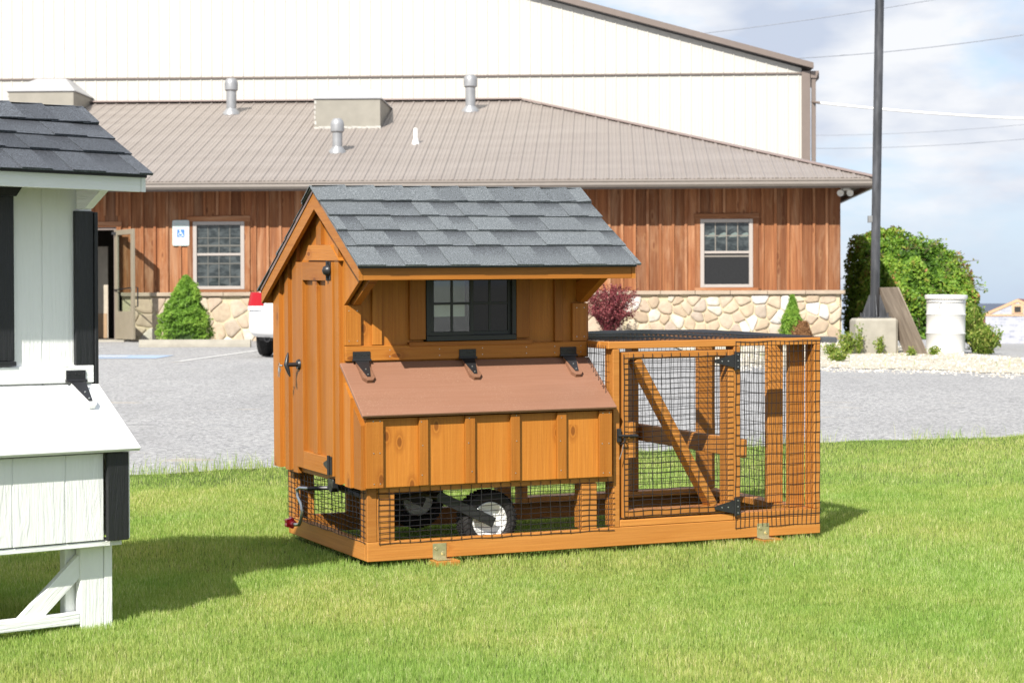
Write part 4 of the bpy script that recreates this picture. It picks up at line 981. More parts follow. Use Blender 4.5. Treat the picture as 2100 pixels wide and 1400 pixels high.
for dx in (0, .17):
    c0 = np.array([UR + .02 + dx, -.18, 2.13]); m.lathe([(0, 0), (.035, 0), (.04, .06), (.062, .12), (.060, .125), (0, .11)], c0, (-.35, -1, -.35), 16)
m.tube([(UR + .02, -.1, 2.17), (UR + .19, -.1, 2.17)], .022, 8); m.box((UR + .06, -.14, 2.17), (UR + .15, -.04, 2.235), .004); smooth_angle(m.build('security_light', plain('white_lamp_housing', (.62, .62, .60), .4), B))
# roof vents
M_GALV = plain('dull_galvanized', (.30, .305, .315), .42, .35, .15, 6); M_SHEET = plain('sheet_metal_curb', (.25, .235, .20), .6, .1, .1, 3)
def vent(x, y, h, r0, cap, mat=M_GALV, base=True):
    z = ZE + SLO * (y - VE)
    if base:
        MBv = MB(); MBv.lathe([(r0 * 1.8, 0.0), (r0 * 1.7, .045), (r0 * 1.1, .11), (r0, .13)], (x, y, z - .02), (0, -.12, 1), 20); b_ = MBv.build('vent_flashing', mat, B, smooth=True)
    m = MB(); m.lathe([(r0, -.1), (r0, h)], (x, y, z), (0, 0, 1), 20)
    if cap: m.lathe([(r0, h - .06), (r0 * 1.32, h - .03), (r0 * 1.36, h + .10), (r0 * 1.25, h + .16), (r0 * .8, h + .21), (0, h + .22)], (x, y, z), (0, 0, 1), 20)
    else: m.lathe([(r0, h), (r0 * .8, h), (r0 * .8, h - .1)], (x, y, z), (0, 0, 1), 20)
    smooth_angle(m.build('vent_pipe', mat, B))
vent(-6.10, 5.85, .52, .105, True); vent(-1.11, 5.95, .54, .105, True); vent(-3.37, 1.78, .42, .095, True); vent(-1.95, 2.52, .30, .042, False, plain('white_plastic_pipe', (.82, .82, .80), .4))
def cupola(u0, u1, v0, zt):
    v1 = v0 + 2.4; z0 = ZE + SLO * (v0 - VE) - .02
    m = MB(); m.box((u0, v0, z0), (u1, v0 + .9 + 1.5, zt), .006); c_ = m.build('roof_curb', M_SHEET, B)
    o_ = .03; a0, a1 = u0 - o_, u1 + o_; b0, b1 = v0 - o_, v1 + o_; i_ = .42; zt2 = zt + .36
    V = [(a0, b0, zt), (a1, b0, zt), (a1, b1, zt), (a0, b1, zt), (a0, b0, zt + .02), (a1, b0, zt + .02), (a1, b1, zt + .02), (a0, b1, zt + .02), (a0 + i_, b0 + .9, zt2), (a1 - i_, b0 + .9, zt2), (a1 - i_, b1 - .9, zt2), (a0 + i_, b1 - .9, zt2)]
    m = MB(); m.add(V, [[3, 2, 1, 0], [0, 1, 5, 4], [1, 2, 6, 5], [2, 3, 7, 6], [3, 0, 4, 7], [4, 5, 9, 8], [5, 6, 10, 9], [6, 7, 11, 10], [7, 4, 8, 11], [8, 9, 10, 11]])
    m.build('curb_cap', plain('white_metal_cap', (.34, .345, .36), .4, 0, .03), c_)
    m = MB()
    for j in range(14): m.obox((u0 + (u1 - u0) * (j + .5) / 14, v0 - .004, z0 + .03 + .012 * RS.rand()), np.eye(3), ((u1 - u0) / 28 + .01, .012, .02 + .012 * RS.rand()), .004)
    for z in np.linspace(z0 + .1, zt - .1, 5): m.box((u0 - .006, v0 - .006, z), (u0 + .02 + .02 * RS.rand(), v0 + .01, z + .07), .003)
    m.build('sealant_bead', plain('white_sealant', (.42, .41, .38), .6), c_)
cupola(-4.12, -2.80, 4.12, 4.27); cupola(-10.75, -9.36, 5.6, 4.62)
# parking sign on the wall
SG = thing('parking_sign', 'small white reserved parking sign with blue wheelchair symbol on the wooden wall', 'sign', F_B @ Matrix.Translation((-5.997, -.03, 1.45)))
def rrect(w, h, r, n=6):
    P_ = []
    for cx_, cz, a0 in ((w - r, h - r, 0), (-w + r, h - r, 90), (-w + r, -h + r, 180), (w - r, -h + r, 270)):
        for k in range(n + 1): a = math.radians(a0 + 90 * k / n); P_.append((cx_ + r * math.cos(a), cz + r * math.sin(a)))
    return P_
MB().prism(rrect(.154, .231, .03), (0, 0, 0), (1, 0, 0), (0, 0, 1), (0, -1, 0), .003).build('sign_plate', plain('white_sign_face', (.50, .52, .52), .4, 0, .02), SG)
M_TEAL = plain('pale_green_print', (.38, .62, .56), .5, 0, .04); M_BLUE = plain('blue_print', (.045, .17, .52), .5, 0, .04)
m = MB(); o_ = rrect(.148, .225, .026); i_ = rrect(.141, .218, .02); n = len(o_)
m.add([(x, -.0045, z) for x, z in o_] + [(x, -.0045, z) for x, z in i_], [[k, (k + 1) % n, n + (k + 1) % n, n + k] for k in range(n)]); m.build('sign_border', M_TEAL, SG)
def text(txt, x, z, size, mat, y=-.0048):
    c = bpy.data.curves.new('lettering', 'FONT'); c.body = txt; c.size = size; c.align_x = 'CENTER'; c.extrude = .0004
    o = bpy.data.objects.new('lettering', c); COL.objects.link(o); o.parent = SG; o.location = (x, y, z); o.rotation_euler = (math.radians(90), 0, 0); c.materials.append(mat)
    dg = bpy.context.evaluated_depsgraph_get(); me = bpy.data.meshes.new_from_object(o.evaluated_get(dg)); o2 = bpy.data.objects.new('lettering', me); COL.objects.link(o2); o2.parent = SG; o2.location = o.location; o2.rotation_euler = o.rotation_euler
    bpy.data.objects.remove(o); o2.name = 'lettering'
text('RESERVED', 0, .15, .048, M_TEAL); text('PARKING', 0, .095, .048, M_TEAL)
MB().box((-.066, -.0045, -.075), (.066, -.0035, .062), .0003).build('symbol_field', M_BLUE, SG)
m = MB(); m.lathe([(0, .001), (.012, .001), (.012, 0)], (-.012, -.0046, .043), (0, -1, 0), 14)
def seg(p, q, w=.010):
    m.beam((p[0], -.0052, p[1]), (q[0], -.0052, q[1]), w, .001, up=(0, -1, 0), ch=.0001)
seg((-.010, .030), (-.006, -.012)); seg((-.008, .010), (.022, .010), .008); seg((-.008, -.012), (.024, -.012)); seg((.024, -.010), (.038, -.048)); seg((.034, -.049), (.050, -.044), .008)
arc = [(-.006 + .034 * math.cos(a), -.028 + .034 * math.sin(a)) for a in np.linspace(math.radians(115), math.radians(350), 16)]
for p, q in zip(arc, arc[1:]): seg(p, q, .008)
m.build('wheelchair_symbol', M_PAPER, SG)

# ------------------------------------------------------------ big cream warehouse behind
Wh = thing('warehouse', 'tall cream metal warehouse with brown roof edge behind the wooden building', 'building', F_B)
VW = 7.2; PK = -17.0; zE = 5.16; sl_w = .2765; zP = zE + (6.05 - PK) * sl_w
def roofz(u): return zE + (6.05 - u) * sl_w if u > PK else zP - (PK - u) * sl_w
UWL = -40.05
m = MB(); m.prism([(UWL, -1.2), (5.86, -1.2), (5.86, roofz(5.86) - .05), (PK, zP - .05), (UWL, roofz(UWL) - .05)], (0, VW + .03, 0), (1, 0, 0), (0, 0, 1), (0, 1, 0), .1)
u = 5.80
while u > -14.5:
    for z0, z1 in ((2.2, 5.035), (5.075, roofz(u) - .1)):
        if z1 < z0 + .05: continue
        for du, w, h in ((0, .020, .015), (-.076, .010, .004), (-.152, .010, .004)):
            V = []
            for z in (z0, min(z1, roofz(u + du) - .1)): V += [(u + du - w, VW + .03, z), (u + du - w * .5, VW + .03 - h, z), (u + du + w * .5, VW + .03 - h, z), (u + du + w, VW + .03, z)]
            m.add(V, [[0, 1, 5, 4], [1, 2, 6, 5], [2, 3, 7, 6]], r=.5)
    u -= .2286
m.build('metal_siding', M_CREAM, Wh)
MB().box((5.86, VW - .01, -1.2), (6.045, VW + 26, 5.10), .006).build('corner_trim', M_TRIMB, Wh)
MB().box((UWL, VW - .012, 5.036), (5.858, VW + .028, 5.068), .002).build('girt_flashing', M_TRIMB, Wh)
m = MB(); m.prism([(6.10, zE - .02), (6.10, zE + .10), (PK, zP + .12), (UWL, roofz(UWL) + .12), (UWL, roofz(UWL) - .05), (PK, zP - .05)], (0, VW - .16, 0), (1, 0, 0), (0, 0, 1), (0, 1, 0), .17); m.build('rake_trim', M_TRIMB, Wh)
m = MB(); m.prism([(6.12, zE + .02), (6.12, zE + .05), (PK, zP + .06), (UWL, roofz(UWL) + .06), (UWL, roofz(UWL)), (PK, zP)], (0, VW + .02, 0), (1, 0, 0), (0, 0, 1), (0, 1, 0), 26); m.build('roof', M_METR, Wh)
m = MB(); m.box((6.06, VW + .2, 4.95), (6.25, VW + 26, 5.10), .006); m.prism([(6.055, 4.95), (6.175, 4.95), (6.23, 5.10), (6.055, 5.10)], (0, VW - .0, 0), (1, 0, 0), (0, 0, 1), (0, 1, 0), .19); m.box((6.075, VW + .03, -.6), (6.165, VW + .12, 4.949), .004); m.build('downspout', M_TRIMB, Wh)

# ------------------------------------------------------------ plants
def PX(px, y): return (px - 1050) / 4360 * y
def leafmat(name, *st, tr=.35, rough=.5):
    m = Mt(name); t = m.t; r = m.attr('rnd').outputs['Fac']; c = m.ramp(r, *st)
    p = N(t, 'ShaderNodeBsdfPrincipled'); m.L(c, p.inputs['Base Color']); p.inputs['Roughness'].default_value = rough; p.inputs['Specular IOR Level'].default_value = .35
    tl = N(t, 'ShaderNodeBsdfTranslucent'); m.L(c, tl.inputs[0]); mx = N(t, 'ShaderNodeMixShader'); mx.inputs[0].default_value = tr
    m.L(p.outputs[0], mx.inputs[1]); m.L(tl.outputs[0], mx.inputs[2]); m.L(mx.outputs[0], m.out.inputs[0]); return m.m
def leaves(name, Pt, Nr, size, asp, mat, parent, rnd, seed=1, droop=.6):
    r = np.random.RandomState(seed); n = len(Pt); Pt = np.asarray(Pt, float); nr = np.asarray(Nr, float) + droop * r.normal(size=(n, 3)); nr /= np.linalg.norm(nr, axis=1)[:, None]
    t = r.normal(size=(n, 3)); t -= nr * (t * nr).sum(1)[:, None]; t /= np.linalg.norm(t, axis=1)[:, None]; b = np.cross(nr, t)
    s = np.asarray(size, float).reshape(-1, 1) * np.ones((n, 1))
    V = np.stack([Pt - t * s, Pt + b * s * asp - nr * s * .15, Pt + t * s, Pt - b * s * asp - nr * s * .15], 1).reshape(-1, 3)
    return raw_mesh(name, V, np.arange(4 * n), np.full(n, 4), mat, np.repeat(rnd, 4), parent)
M_BARK = plain('bark', (.12, .085, .055), .9)
M_SPR = leafmat('spruce_needles', (0, (.07, .16, .015)), (.5, (.17, .33, .035)), (1, (.31, .47, .07)), tr=.3)
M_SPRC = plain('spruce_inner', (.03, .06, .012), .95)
def spruce(x, y, h, prof, label, seed, n, sz, grp=None):
    z0 = float(ground_z(x, y)); M = Matrix.Translation((x, y, z0)); T_ = thing('spruce_shrub', label, 'shrub', M, grp); r = np.random.RandomState(seed)
    t = r.rand(n) ** .8 * .995; a = r.uniform(0, 2 * math.pi, n); pr = np.interp(t, *zip(*prof))
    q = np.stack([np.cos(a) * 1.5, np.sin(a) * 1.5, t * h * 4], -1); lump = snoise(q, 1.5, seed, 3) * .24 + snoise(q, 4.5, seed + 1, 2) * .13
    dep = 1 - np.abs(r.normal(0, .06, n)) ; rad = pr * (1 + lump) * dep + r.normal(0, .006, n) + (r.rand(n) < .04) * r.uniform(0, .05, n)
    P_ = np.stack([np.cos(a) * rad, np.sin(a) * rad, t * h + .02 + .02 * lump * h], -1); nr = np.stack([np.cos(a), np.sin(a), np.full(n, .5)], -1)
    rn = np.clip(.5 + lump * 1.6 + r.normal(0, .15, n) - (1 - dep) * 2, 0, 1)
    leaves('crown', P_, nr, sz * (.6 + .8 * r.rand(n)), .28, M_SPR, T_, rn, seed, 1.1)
    m = MB(); m.lathe([(.01, h * .97)] + [(np.interp(k, *zip(*prof)) * .80, k * h) for k in np.linspace(.95, .02, 14)], n=18); m.build('crown_dark_core', M_SPRC, T_)  # dark core cone added inside the needles to block the view through
    MB().tube([(0, 0, -.05), (0, 0, h * .6)], [.03, .01], 7).build('trunk', M_BARK, T_); return T_
spruce(PX(382, 37.1), 37.1, 1.17, [(0, .40), (.12, .44), (.38, .42), (.52, .34), (.66, .26), (.8, .18), (.92, .09), (1, .012)], 'bright green cone shaped spruce shrub in front of the left window', 3, 30000, .022)
sp2 = spruce(PX(1625, 37.3), 37.3, .80, [(0, .15), (.2, .20), (.45, .17), (.65, .10), (.85, .05), (1, .008)], 'small narrow spruce shrub with brown dead side by the right stone wall', 8, 9000, .020)
r_ = np.random.RandomState(4); n = 6000; d = r_.normal(size=(n, 3)); d /= np.linalg.norm(d, axis=1)[:, None]; d[:, 2] = np.abs(d[:, 2]) * 1.0
M_DEAD = leafmat('dead_needles', (0, (.16, .075, .03)), (1, (.36, .19, .085)), tr=.15)
lm_ = 1 + .15 * snoise(d, 3, 3); leaves('dead_foliage', d * np.array([.21, .19, .30]) * lm_[:, None] * (1 - .1 * r_.rand(n, 1)) + [.13, -.10, .06], d, .018, .3, M_DEAD, sp2, r_.rand(n), 5, 1.0)
MB().lathe([(0, .28), (.10, .24), (.15, .12), (.15, 0)], (.13, -.10, .04), n=12).build('dead_core', plain('dead_inner', (.11, .055, .025), .95), sp2)
# barberry
M_BARB = leafmat('barberry_leaves', (0, (.14, .022, .035)), (.6, (.34, .085, .095)), (1, (.60, .26, .24)), tr=.35)
bx_, by_ = PX(1250, 37.2), 37.2; T_ = thing('barberry_bush', 'dark red barberry bush with arching twigs beside the stone wall behind the coop', 'bush', Matrix.Translation((bx_, by_, float(ground_z(bx_, by_)))))
r_ = np.random.RandomState(12); tw = MB(); LP = []; LN_ = []
for k in range(210):
    a = r_.uniform(0, 6.283); sp_ = r_.uniform(.12, .55); hh = r_.uniform(.55, 1.12) * (1 - .25 * sp_); pts = []
    for t in np.linspace(0, 1, 8):
        pts.append((math.cos(a) * sp_ * t ** 1.4 + .02 * math.sin(9 * t + k), math.sin(a) * sp_ * .8 * t ** 1.4, hh * (1.25 * t - .28 * t ** 3)))
    pts = np.array(pts); tw.tube(pts, np.linspace(.005, .0015, 8), 4, cap=False)
    for q in range(70):
        t = r_.uniform(.12, 1) ** .75 * 7; i_ = min(6, int(t)); p = pts[i_] + (pts[i_ + 1] - pts[i_]) * (t - i_) + r_.normal(0, .014, 3); LP.append(p); LN_.append((p[0], p[1], .5))
tw.build('twigs', M_BARK, T_); LP = np.array(LP); leaves('foliage', LP, LN_, .014 + .009 * r_.rand(len(LP)), .6, M_BARB, T_, np.clip(.35 + .35 * snoise(LP, 6, 2) + r_.normal(0, .25, len(LP)), 0, 1), 4, .9)
# vine mound
M_VINE = leafmat('creeper_leaves', (0, (.05, .12, .012)), (.4, (.15, .29, .03)), (.75, (.27, .40, .045)), (.93, (.30, .27, .06)), (1, (.36, .17, .07)), tr=.35)
vx, vy = 7.90, 42.2; vz = -.55 + H; T_ = thing('vine_mound', 'large mound of green climbing vines at the right corner of the wooden building', 'vines', Matrix.Translation((vx, vy, vz)))
r_ = np.random.RandomState(21)
def dome(a, e):   # superellipsoid direction
    c_, s_ = math.cos, math.sin
    f = lambda w, p: np.sign(w) * np.abs(w) ** p
    ce, se = np.cos(e), np.sin(e); x = f(np.cos(a), .8) * f(ce, .7); y = f(np.sin(a), .75) * f(ce, .55); z = f(se, .75)
    return np.stack([x, y, z], -1)
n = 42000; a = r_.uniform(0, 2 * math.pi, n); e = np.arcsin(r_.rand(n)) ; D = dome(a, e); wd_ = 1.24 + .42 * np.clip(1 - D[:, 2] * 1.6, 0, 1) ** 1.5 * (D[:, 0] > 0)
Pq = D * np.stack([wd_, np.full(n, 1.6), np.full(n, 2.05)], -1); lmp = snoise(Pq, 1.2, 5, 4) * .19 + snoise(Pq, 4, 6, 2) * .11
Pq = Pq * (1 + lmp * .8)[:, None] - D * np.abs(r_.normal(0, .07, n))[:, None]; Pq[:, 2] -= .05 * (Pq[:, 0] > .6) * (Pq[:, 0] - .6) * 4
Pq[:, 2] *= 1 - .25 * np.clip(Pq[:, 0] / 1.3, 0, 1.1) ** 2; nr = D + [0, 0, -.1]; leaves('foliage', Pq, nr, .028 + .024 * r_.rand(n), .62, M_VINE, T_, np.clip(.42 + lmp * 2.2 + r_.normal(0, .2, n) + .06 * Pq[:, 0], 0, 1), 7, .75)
tw = MB()
LP = []
for k in range(190):
    e = math.asin(r_.uniform(.05, 1)); a = r_.uniform(0, 6.283); p = (dome(np.array([a]), np.array([e]))[0]) * [1.28, 1.6, 2.05]; p[2] *= 1 - .25 * min(1.1, max(0, p[0] / 1.3)) ** 2; d = np.array([p[0] * .5 + r_.normal(0, .4), r_.normal(0, .4), r_.uniform(.1, .8)]); d = d / np.linalg.norm(d); L_ = r_.uniform(.1, .42)
    pts = [p * .93 + d * L_ * t + np.array([0, 0, -.25 * t * t * L_]) for t in np.linspace(0, 1.3, 6)]; tw.tube(pts, .005, 4, cap=False)
    for q in range(9): LP.append(pts[r_.randint(1, 6)] + r_.normal(0, .025, 3))
tw.build('vine_tendrils', M_BARK, T_); LP = np.array(LP); leaves('tendril_leaves', LP, np.tile([0, 0, 1.], (len(LP), 1)), .035, .6, M_VINE, T_, r_.uniform(.3, .95, len(LP)), 9, 1)
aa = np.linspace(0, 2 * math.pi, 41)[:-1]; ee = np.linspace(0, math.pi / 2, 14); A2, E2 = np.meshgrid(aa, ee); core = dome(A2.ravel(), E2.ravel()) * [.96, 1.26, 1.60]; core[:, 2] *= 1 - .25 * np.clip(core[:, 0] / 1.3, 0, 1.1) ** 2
f = [[i * 40 + k, i * 40 + (k + 1) % 40, (i + 1) * 40 + (k + 1) % 40, (i + 1) * 40 + k] for i in range(13) for k in range(40)]; MB().add(core, f).build('mound_dark_core', plain('vine_shade_core', (.018, .035, .008), .95), T_)  # dark core added under the leaves, inner shade put into its colour
# weeds round the pole and barrel
M_WEED = leafmat('weed_leaves', (0, (.10, .18, .02)), (.7, (.25, .34, .05)), (1, (.42, .40, .12)), tr=.4)
def weed(px, y, h, spread, nst, label, seed, lean=0, lz=.03, dz=0., off=0.):
    x = PX(px, y) + off; M = Matrix.Translation((x, y, float(gz_gravel(x, y)) + dz)); T_ = thing('weed', label, 'weed', M, 'weeds in the gravel by the pole'); r = np.random.RandomState(seed); st = MB(); LP = []; ln = []
    for k in range(nst):
        a = r.uniform(0, 6.283); s_ = spread * r.rand() ** .6; hh = h * r.uniform(.55, 1); pts = [np.array([math.cos(a) * s_ * (.3 + .7 * t) , math.sin(a) * s_ * (.3 + .7 * t) * .7, hh * t]) for t in np.linspace(0, 1, 6)]
        st.tube(pts, .004, 4, cap=False)
        for q in range(int(10 + 26 * hh / max(h, .01))):
            t = r.uniform(.08, 1) * 5; i_ = min(4, int(t)); p = pts[i_] + (pts[i_ + 1] - pts[i_]) * (t - i_); d = r.normal(size=3) * .028; LP.append(p + d); ln.append((d[0], d[1], .03))
    st.build('stems', M_WEED, T_); LP = np.array(LP); leaves('foliage', LP, ln, lz * (.5 + .6 * r.rand(len(LP))), .42, M_WEED, T_, r.rand(len(LP)), seed, .6)
weed(1738, 30.8, .32, .14, 22, 'bushy green weed left of the concrete pole base', 1)
weed(1706, 30.4, .17, .22, 16, 'low weeds at the left end of the gravel near the black drain box', 2)
weed(1762, 30.75, .42, .05, 9, 'tall thin weed in front of the left side of the concrete pole base', 3, lz=.024)
weed(1803, 30.75, .25, .06, 8, 'short weed in front of the right side of the concrete pole base', 4)
weed(1868, 30.1, .09, .10, 7, 'dry low weed at the foot of the leaning plywood board', 5)
weed(1915, 30.3, .09, .08, 7, 'small weed between the plywood board and the white barrel', 6)
weed(2018, 31.3, .42, .30, 46, 'wide clump of weeds right of the white barrel under the vines', 7, lz=.034)
weed(2000, 31.9, .75, .16, 26, 'tall weeds climbing the right foot of the vine mound', 8, lz=.034)
weed(1716, 28.4, .12, .16, 14, 'sparse weeds in the gravel next to the wire run', 9)
n = 900; x = RS.uniform(3.0, 9.5, n); t = RS.beta(1.2, 1.2, n); y = np.interp(x, gx, ga) * (1 - t) + np.interp(x, gx, gb) * t; k = (snoise(np.stack([x, y], -1), 1.6, 44) > .12); x, y = x[k], y[k]
o = blades('gravel_weeds', x, y, .03 + .07 * RS.rand(len(x)), np.full(len(x), .008), M_GRASS, 1.0, gz_gravel(x, y), 15); tag(o, 'sparse grass tufts growing through the pale gravel', 'grass', 'stuff')

# ------------------------------------------------------------ pole, barrel, plywood, wheel stop, drain box
M_POLE = Mt('dark_painted_steel'); _c = M_POLE.co(); M_POLE.set(M_POLE.mix(M_POLE.ramp(M_POLE.noise(M_POLE.map(_c, (3, 3, .6)), 2.2, 5, .65), (.42, 0), (.62, 1)), (.035, .037, .042), (.085, .088, .098)), .45, .2, .5); M_POLE = M_POLE.m
x0, y0 = PX(1792, 31.2), 31.2; z0 = float(ground_z(x0, y0)) + .03
LPo = thing('light_pole', 'tall dark steel pole on a square concrete base right of the building', 'light pole', Matrix.Translation((x0, y0, z0)))
m = MB(); m.box((-.31, -.30, -.3), (.305, .30, .50), .035); cb = m.build('concrete_base', M_CONC, LPo)
ln_ = .0168; m = MB(); m.tube([(.01 + ln_ * z, 0, .50 + z) for z in (0, 2, 4, 6, 8.5)], .066, 24); smooth_angle(m.build('pole', M_POLE, LPo))
m = MB(); m.box((-.20, -.20, .5015), (.22, .20, .518), .002)
for a in (0, 90, 180, 270):
    c_, s_ = math.cos(math.radians(a)), math.sin(math.radians(a)); m.prism([(.066, .519), (.19, .519), (.19, .54), (.08, .84), (.066, .84)], (.012 + s_ * .006, -c_ * .006, 0), (c_, s_, 0), (0, 0, 1), (-s_, c_, 0), .012)
for sx in (-.17, .17):
    for sy in (-.16, .16): m.tube([(sx + .01, sy, .5), (sx + .01, sy, .58)], .012, 6)
m.build('base_plate', M_POLE, LPo); MB().box((-.085, -.04, 1.90), (-.022, .04, 2.0), .004).build('junction_box', plain('grey_box', (.16, .165, .17), .6), LPo)
bx2, by2 = PX(1939, 31.3), 31.3; BR = thing('barrel', 'white metal barrel with lid standing on the gravel in front of the vines', 'barrel', Matrix.Translation((bx2, by2, float(gz_gravel(bx2, by2)) - .01)) @ Matrix.Rotation(.012, 4, 'Y'))
M_BW = plain('white_barrel_paint', (.62, .62, .60), .35, 0, .05, 3)
m = MB(); m.lathe([(0, 0), (.278, 0), (.286, .012), (.281, .03), (.281, .272), (.287, .28), (.293, .29), (.287, .30), (.281, .308), (.281, .55), (.287, .558), (.293, .568), (.287, .578), (.281, .586), (.281, .74), (.286, .76), (.281, .78), (.283, .82)], n=56)
smooth_angle(m.build('barrel_body', M_BW, BR), 60)
m = MB(); m.lathe([(.284, .790), (.305, .795), (.312, .835), (.306, .855), (.29, .858), (.26, .842), (0, .84)], n=56); smooth_angle(m.build('lid', M_BW, BR), 50)
m = MB(); m.lathe([(.286, .742), (.289, .742), (.289, .752), (.286, .752)], n=40); m.tube([(-.12, -.262, .745), (-.155, -.275, .71), (-.15, -.275, .67), (-.19, -.245, .62)], .004, 5); m.build('ring_strap', M_ZINC, BR)
M_PLY = Mt('weathered_plywood'); _c = M_PLY.attr('g').outputs['Vector']; M_PLY.set(M_PLY.mix(M_PLY.ramp(M_PLY.noise(M_PLY.map(_c, (1.2, 5, 5)), 1.5, 5, .6, .8), (.35, 0), (.65, 1)), (.17, .135, .105), (.30, .25, .20)), .85, 0, .2); M_PLY = M_PLY.m
B1 = np.array([PX(1905, 30.5), 30.5, 0]); B0 = np.array([PX(1858, 31.05), 31.05, 0]); B0[2] = B1[2] = float(gz_gravel(B1[0], B1[1])) - .02; T1 = np.array([PX(1843, 30.75), 30.75, .345 + H])
a_ = B1 - B0; b_ = T1 - B1; c_ = np.cross(a_, b_); c_ /= np.linalg.norm(c_)
o = MB().prism([(0, 0), (1, 0), (1, 1), (0, 1)], B0, a_, b_, c_, .016).build('plywood_board', M_PLY); tag(o, 'weathered plywood board leaning against the dark light pole', 'board')
xa, xb = PX(286, 35.2), PX(514, 35.2); yw = 35.2; zz = float(ground_z(xa, yw)); m = MB(); m.prism([(-.075, 0), (.075, 0), (.07, .05), (.045, .125), (-.045, .125), (-.07, .05)], (xa, yw, zz), (0, 1, 0), (0, 0, 1), (1, 0, 0), xb - xa)
o = m.build('wheel_stop', M_CONC); tag(o, 'low concrete wheel stop on the asphalt in front of the green spruce', 'wheel stop')
x = PX(1697, 36.4); o = MB().box((x - .14, 36.1, float(ground_z(x, 36)) - .02), (x + .12, 37.2, float(ground_z(x, 36)) + .11), .02).build('drain_box', plain('grey_black_plastic', (.055, .06, .068), .5)); tag(o, 'black drain box on the ground at the right corner of the stone wall', 'drain')
# ------------------------------------------------------------ white car
CX, CY = -2.90, 30.25; CZ = float(ground_z(-3.6, 31.0)); CR = thing('parked_car', 'white sedan parked facing the building, half hidden behind the orange coop', 'car', Matrix.Translation((CX, CY, CZ)) @ Matrix.Rotation(math.radians(-1.5), 4, 'Z') @ Matrix.Rotation(.017, 4, 'X'))
def loft(secs, n=36, p=.32):
    m = MB(); V = []
    for y, w, z0, z1, tw_ in secs:
        for k in range(n):
            a = 2 * math.pi * k / n; c_, s_ = math.cos(a), math.sin(a); x = math.copysign(abs(c_) ** p, c_) * w; zf = (math.copysign(abs(s_) ** p, s_) + 1) / 2; x *= 1 - tw_ * max(0, zf - .35) ** 1.3; V.append((x, y, z0 + (z1 - z0) * zf))
    f = [[i * n + k, i * n + (k + 1) % n, (i + 1) * n + (k + 1) % n, (i + 1) * n + k][::-1] for i in range(len(secs) - 1) for k in range(n)]
    f += [list(range(n)), [(len(secs) - 1) * n + k for k in range(n)][::-1]]
    return m.add(V, f)
M_CARW = Mt('white_car_paint'); M_CARW.set((.80, .80, .80), .22, 0, .6); M_CARW.b.inputs['Coat Weight'].default_value = .6; M_CARW = M_CARW.m
body = loft([(-.0, .62, .40, .84, .1), (.03, .78, .33, .90, .1), (.10, .86, .28, .94, .1), (.25, .885, .26, .965, .1), (.6, .89, .25, .98, .1), (1.2, .89, .24, .97, .1), (2.4, .885, .22, .94, .1), (3.3, .885, .22, .90, .1), (3.9, .87, .24, .82, .12), (4.25, .80, .28, .74, .12), (4.4, .62, .32, .66, .1)]).build('body', M_CARW, CR, smooth=True)
loft([(.62, .60, .90, .96, .2), (.95, .66, .9, 1.22, .22), (1.35, .70, .9, 1.40, .22), (1.9, .71, .88, 1.43, .22), (2.5, .70, .86, 1.36, .22), (3.1, .66, .84, .98, .2), (3.2, .6, .8, .88, .1)]).build('cabin_glass', M_GLASS, CR, smooth=True)
loft([(1.1, .53, 1.27, 1.33, .1), (1.35, .585, 1.36, 1.425, .1), (1.9, .60, 1.39, 1.452, .1), (2.35, .585, 1.35, 1.42, .1), (2.6, .55, 1.30, 1.36, .1)]).build('car_roof', M_CARW, CR, smooth=True)
M_TAIL = Mt('red_tail_lens'); M_TAIL.set((.34, .004, .010), .12, 0, .6); M_TAIL = M_TAIL.m
for s in (-1, 1):
    m = MB(); ya = np.linspace(-.008, .30, 8); V = []
    wx = [.63, .74, .80, .845, .868, .88, .886, .888]; yy = [.012, .02, .045, .09, .14, .2, .27, .36]
    for zz_, in ((.735,), (.80,), (.87,), (.93,)):
        for q in range(8): V.append((s * (wx[q] - .0) * (1 - .05 * (zz_ - .735) / .2) + s * .008, yy[q] - .02, zz_))
    V = np.array(V); V2 = V * [.985, 1, 1] + [0, .02, 0]; nq = len(V)
    f = [[r * 8 + q, r * 8 + q + 1, (r + 1) * 8 + q + 1, (r + 1) * 8 + q] for r in range(3) for q in range(7)]
    if s < 0: f = [k[::-1] for k in f]
    m.add(V, f); m.build('tail_light', M_TAIL, CR, smooth=True)
    m = MB(); V = V.reshape(4, 8, 3)[0]; lo = V.copy(); lo[:, 2] = .675; f = [[8 + q, 8 + q + 1, q + 1, q] for q in range(7)]; f = [k[::-1] for k in f] if s < 0 else f; m.add(np.concatenate([V, lo]), f); m.build('reverse_light', plain('clear_lens', (.66, .68, .70), .15), CR)
for sx in (-.83, .62):
    for yy in (.86, 3.45):
        c_ = (sx, yy, .315); m = MB(); m.lathe([(.19, .0), (.27, .0), (.305, .02), (.318, .06), (.318, .15), (.305, .19), (.27, .21), (.19, .21)], c_, (1, 0, 0), 40)
        for k in range(4): m.lathe([(.3185, .055 + k * .03), (.3215, .06 + k * .03), (.3215, .07 + k * .03), (.3185, .075 + k * .03)], c_, (1, 0, 0), 40)
        w_ = m.build('wheel', M_TYRE, CR); MB().lathe([(0, .04), (.05, .03), (.17, .02), (.19, .01), (.192, .03), (.16, .18), (0, .18)], c_, (1, 0, 0), 24).build('rim', M_GALV, w_, smooth=True)
m = MB(); m.box((-.72, .16, .24), (.72, .5, .30), .02); m.tube([(-.60, .14, .26), (-.60, .6, .27)], .042, 14); m.lathe([(.03, .0), (.045, .0), (.045, .05)], (-.60, .10, .262), (0, 1, 0), 16); m.build('exhaust', M_BLACK, CR)
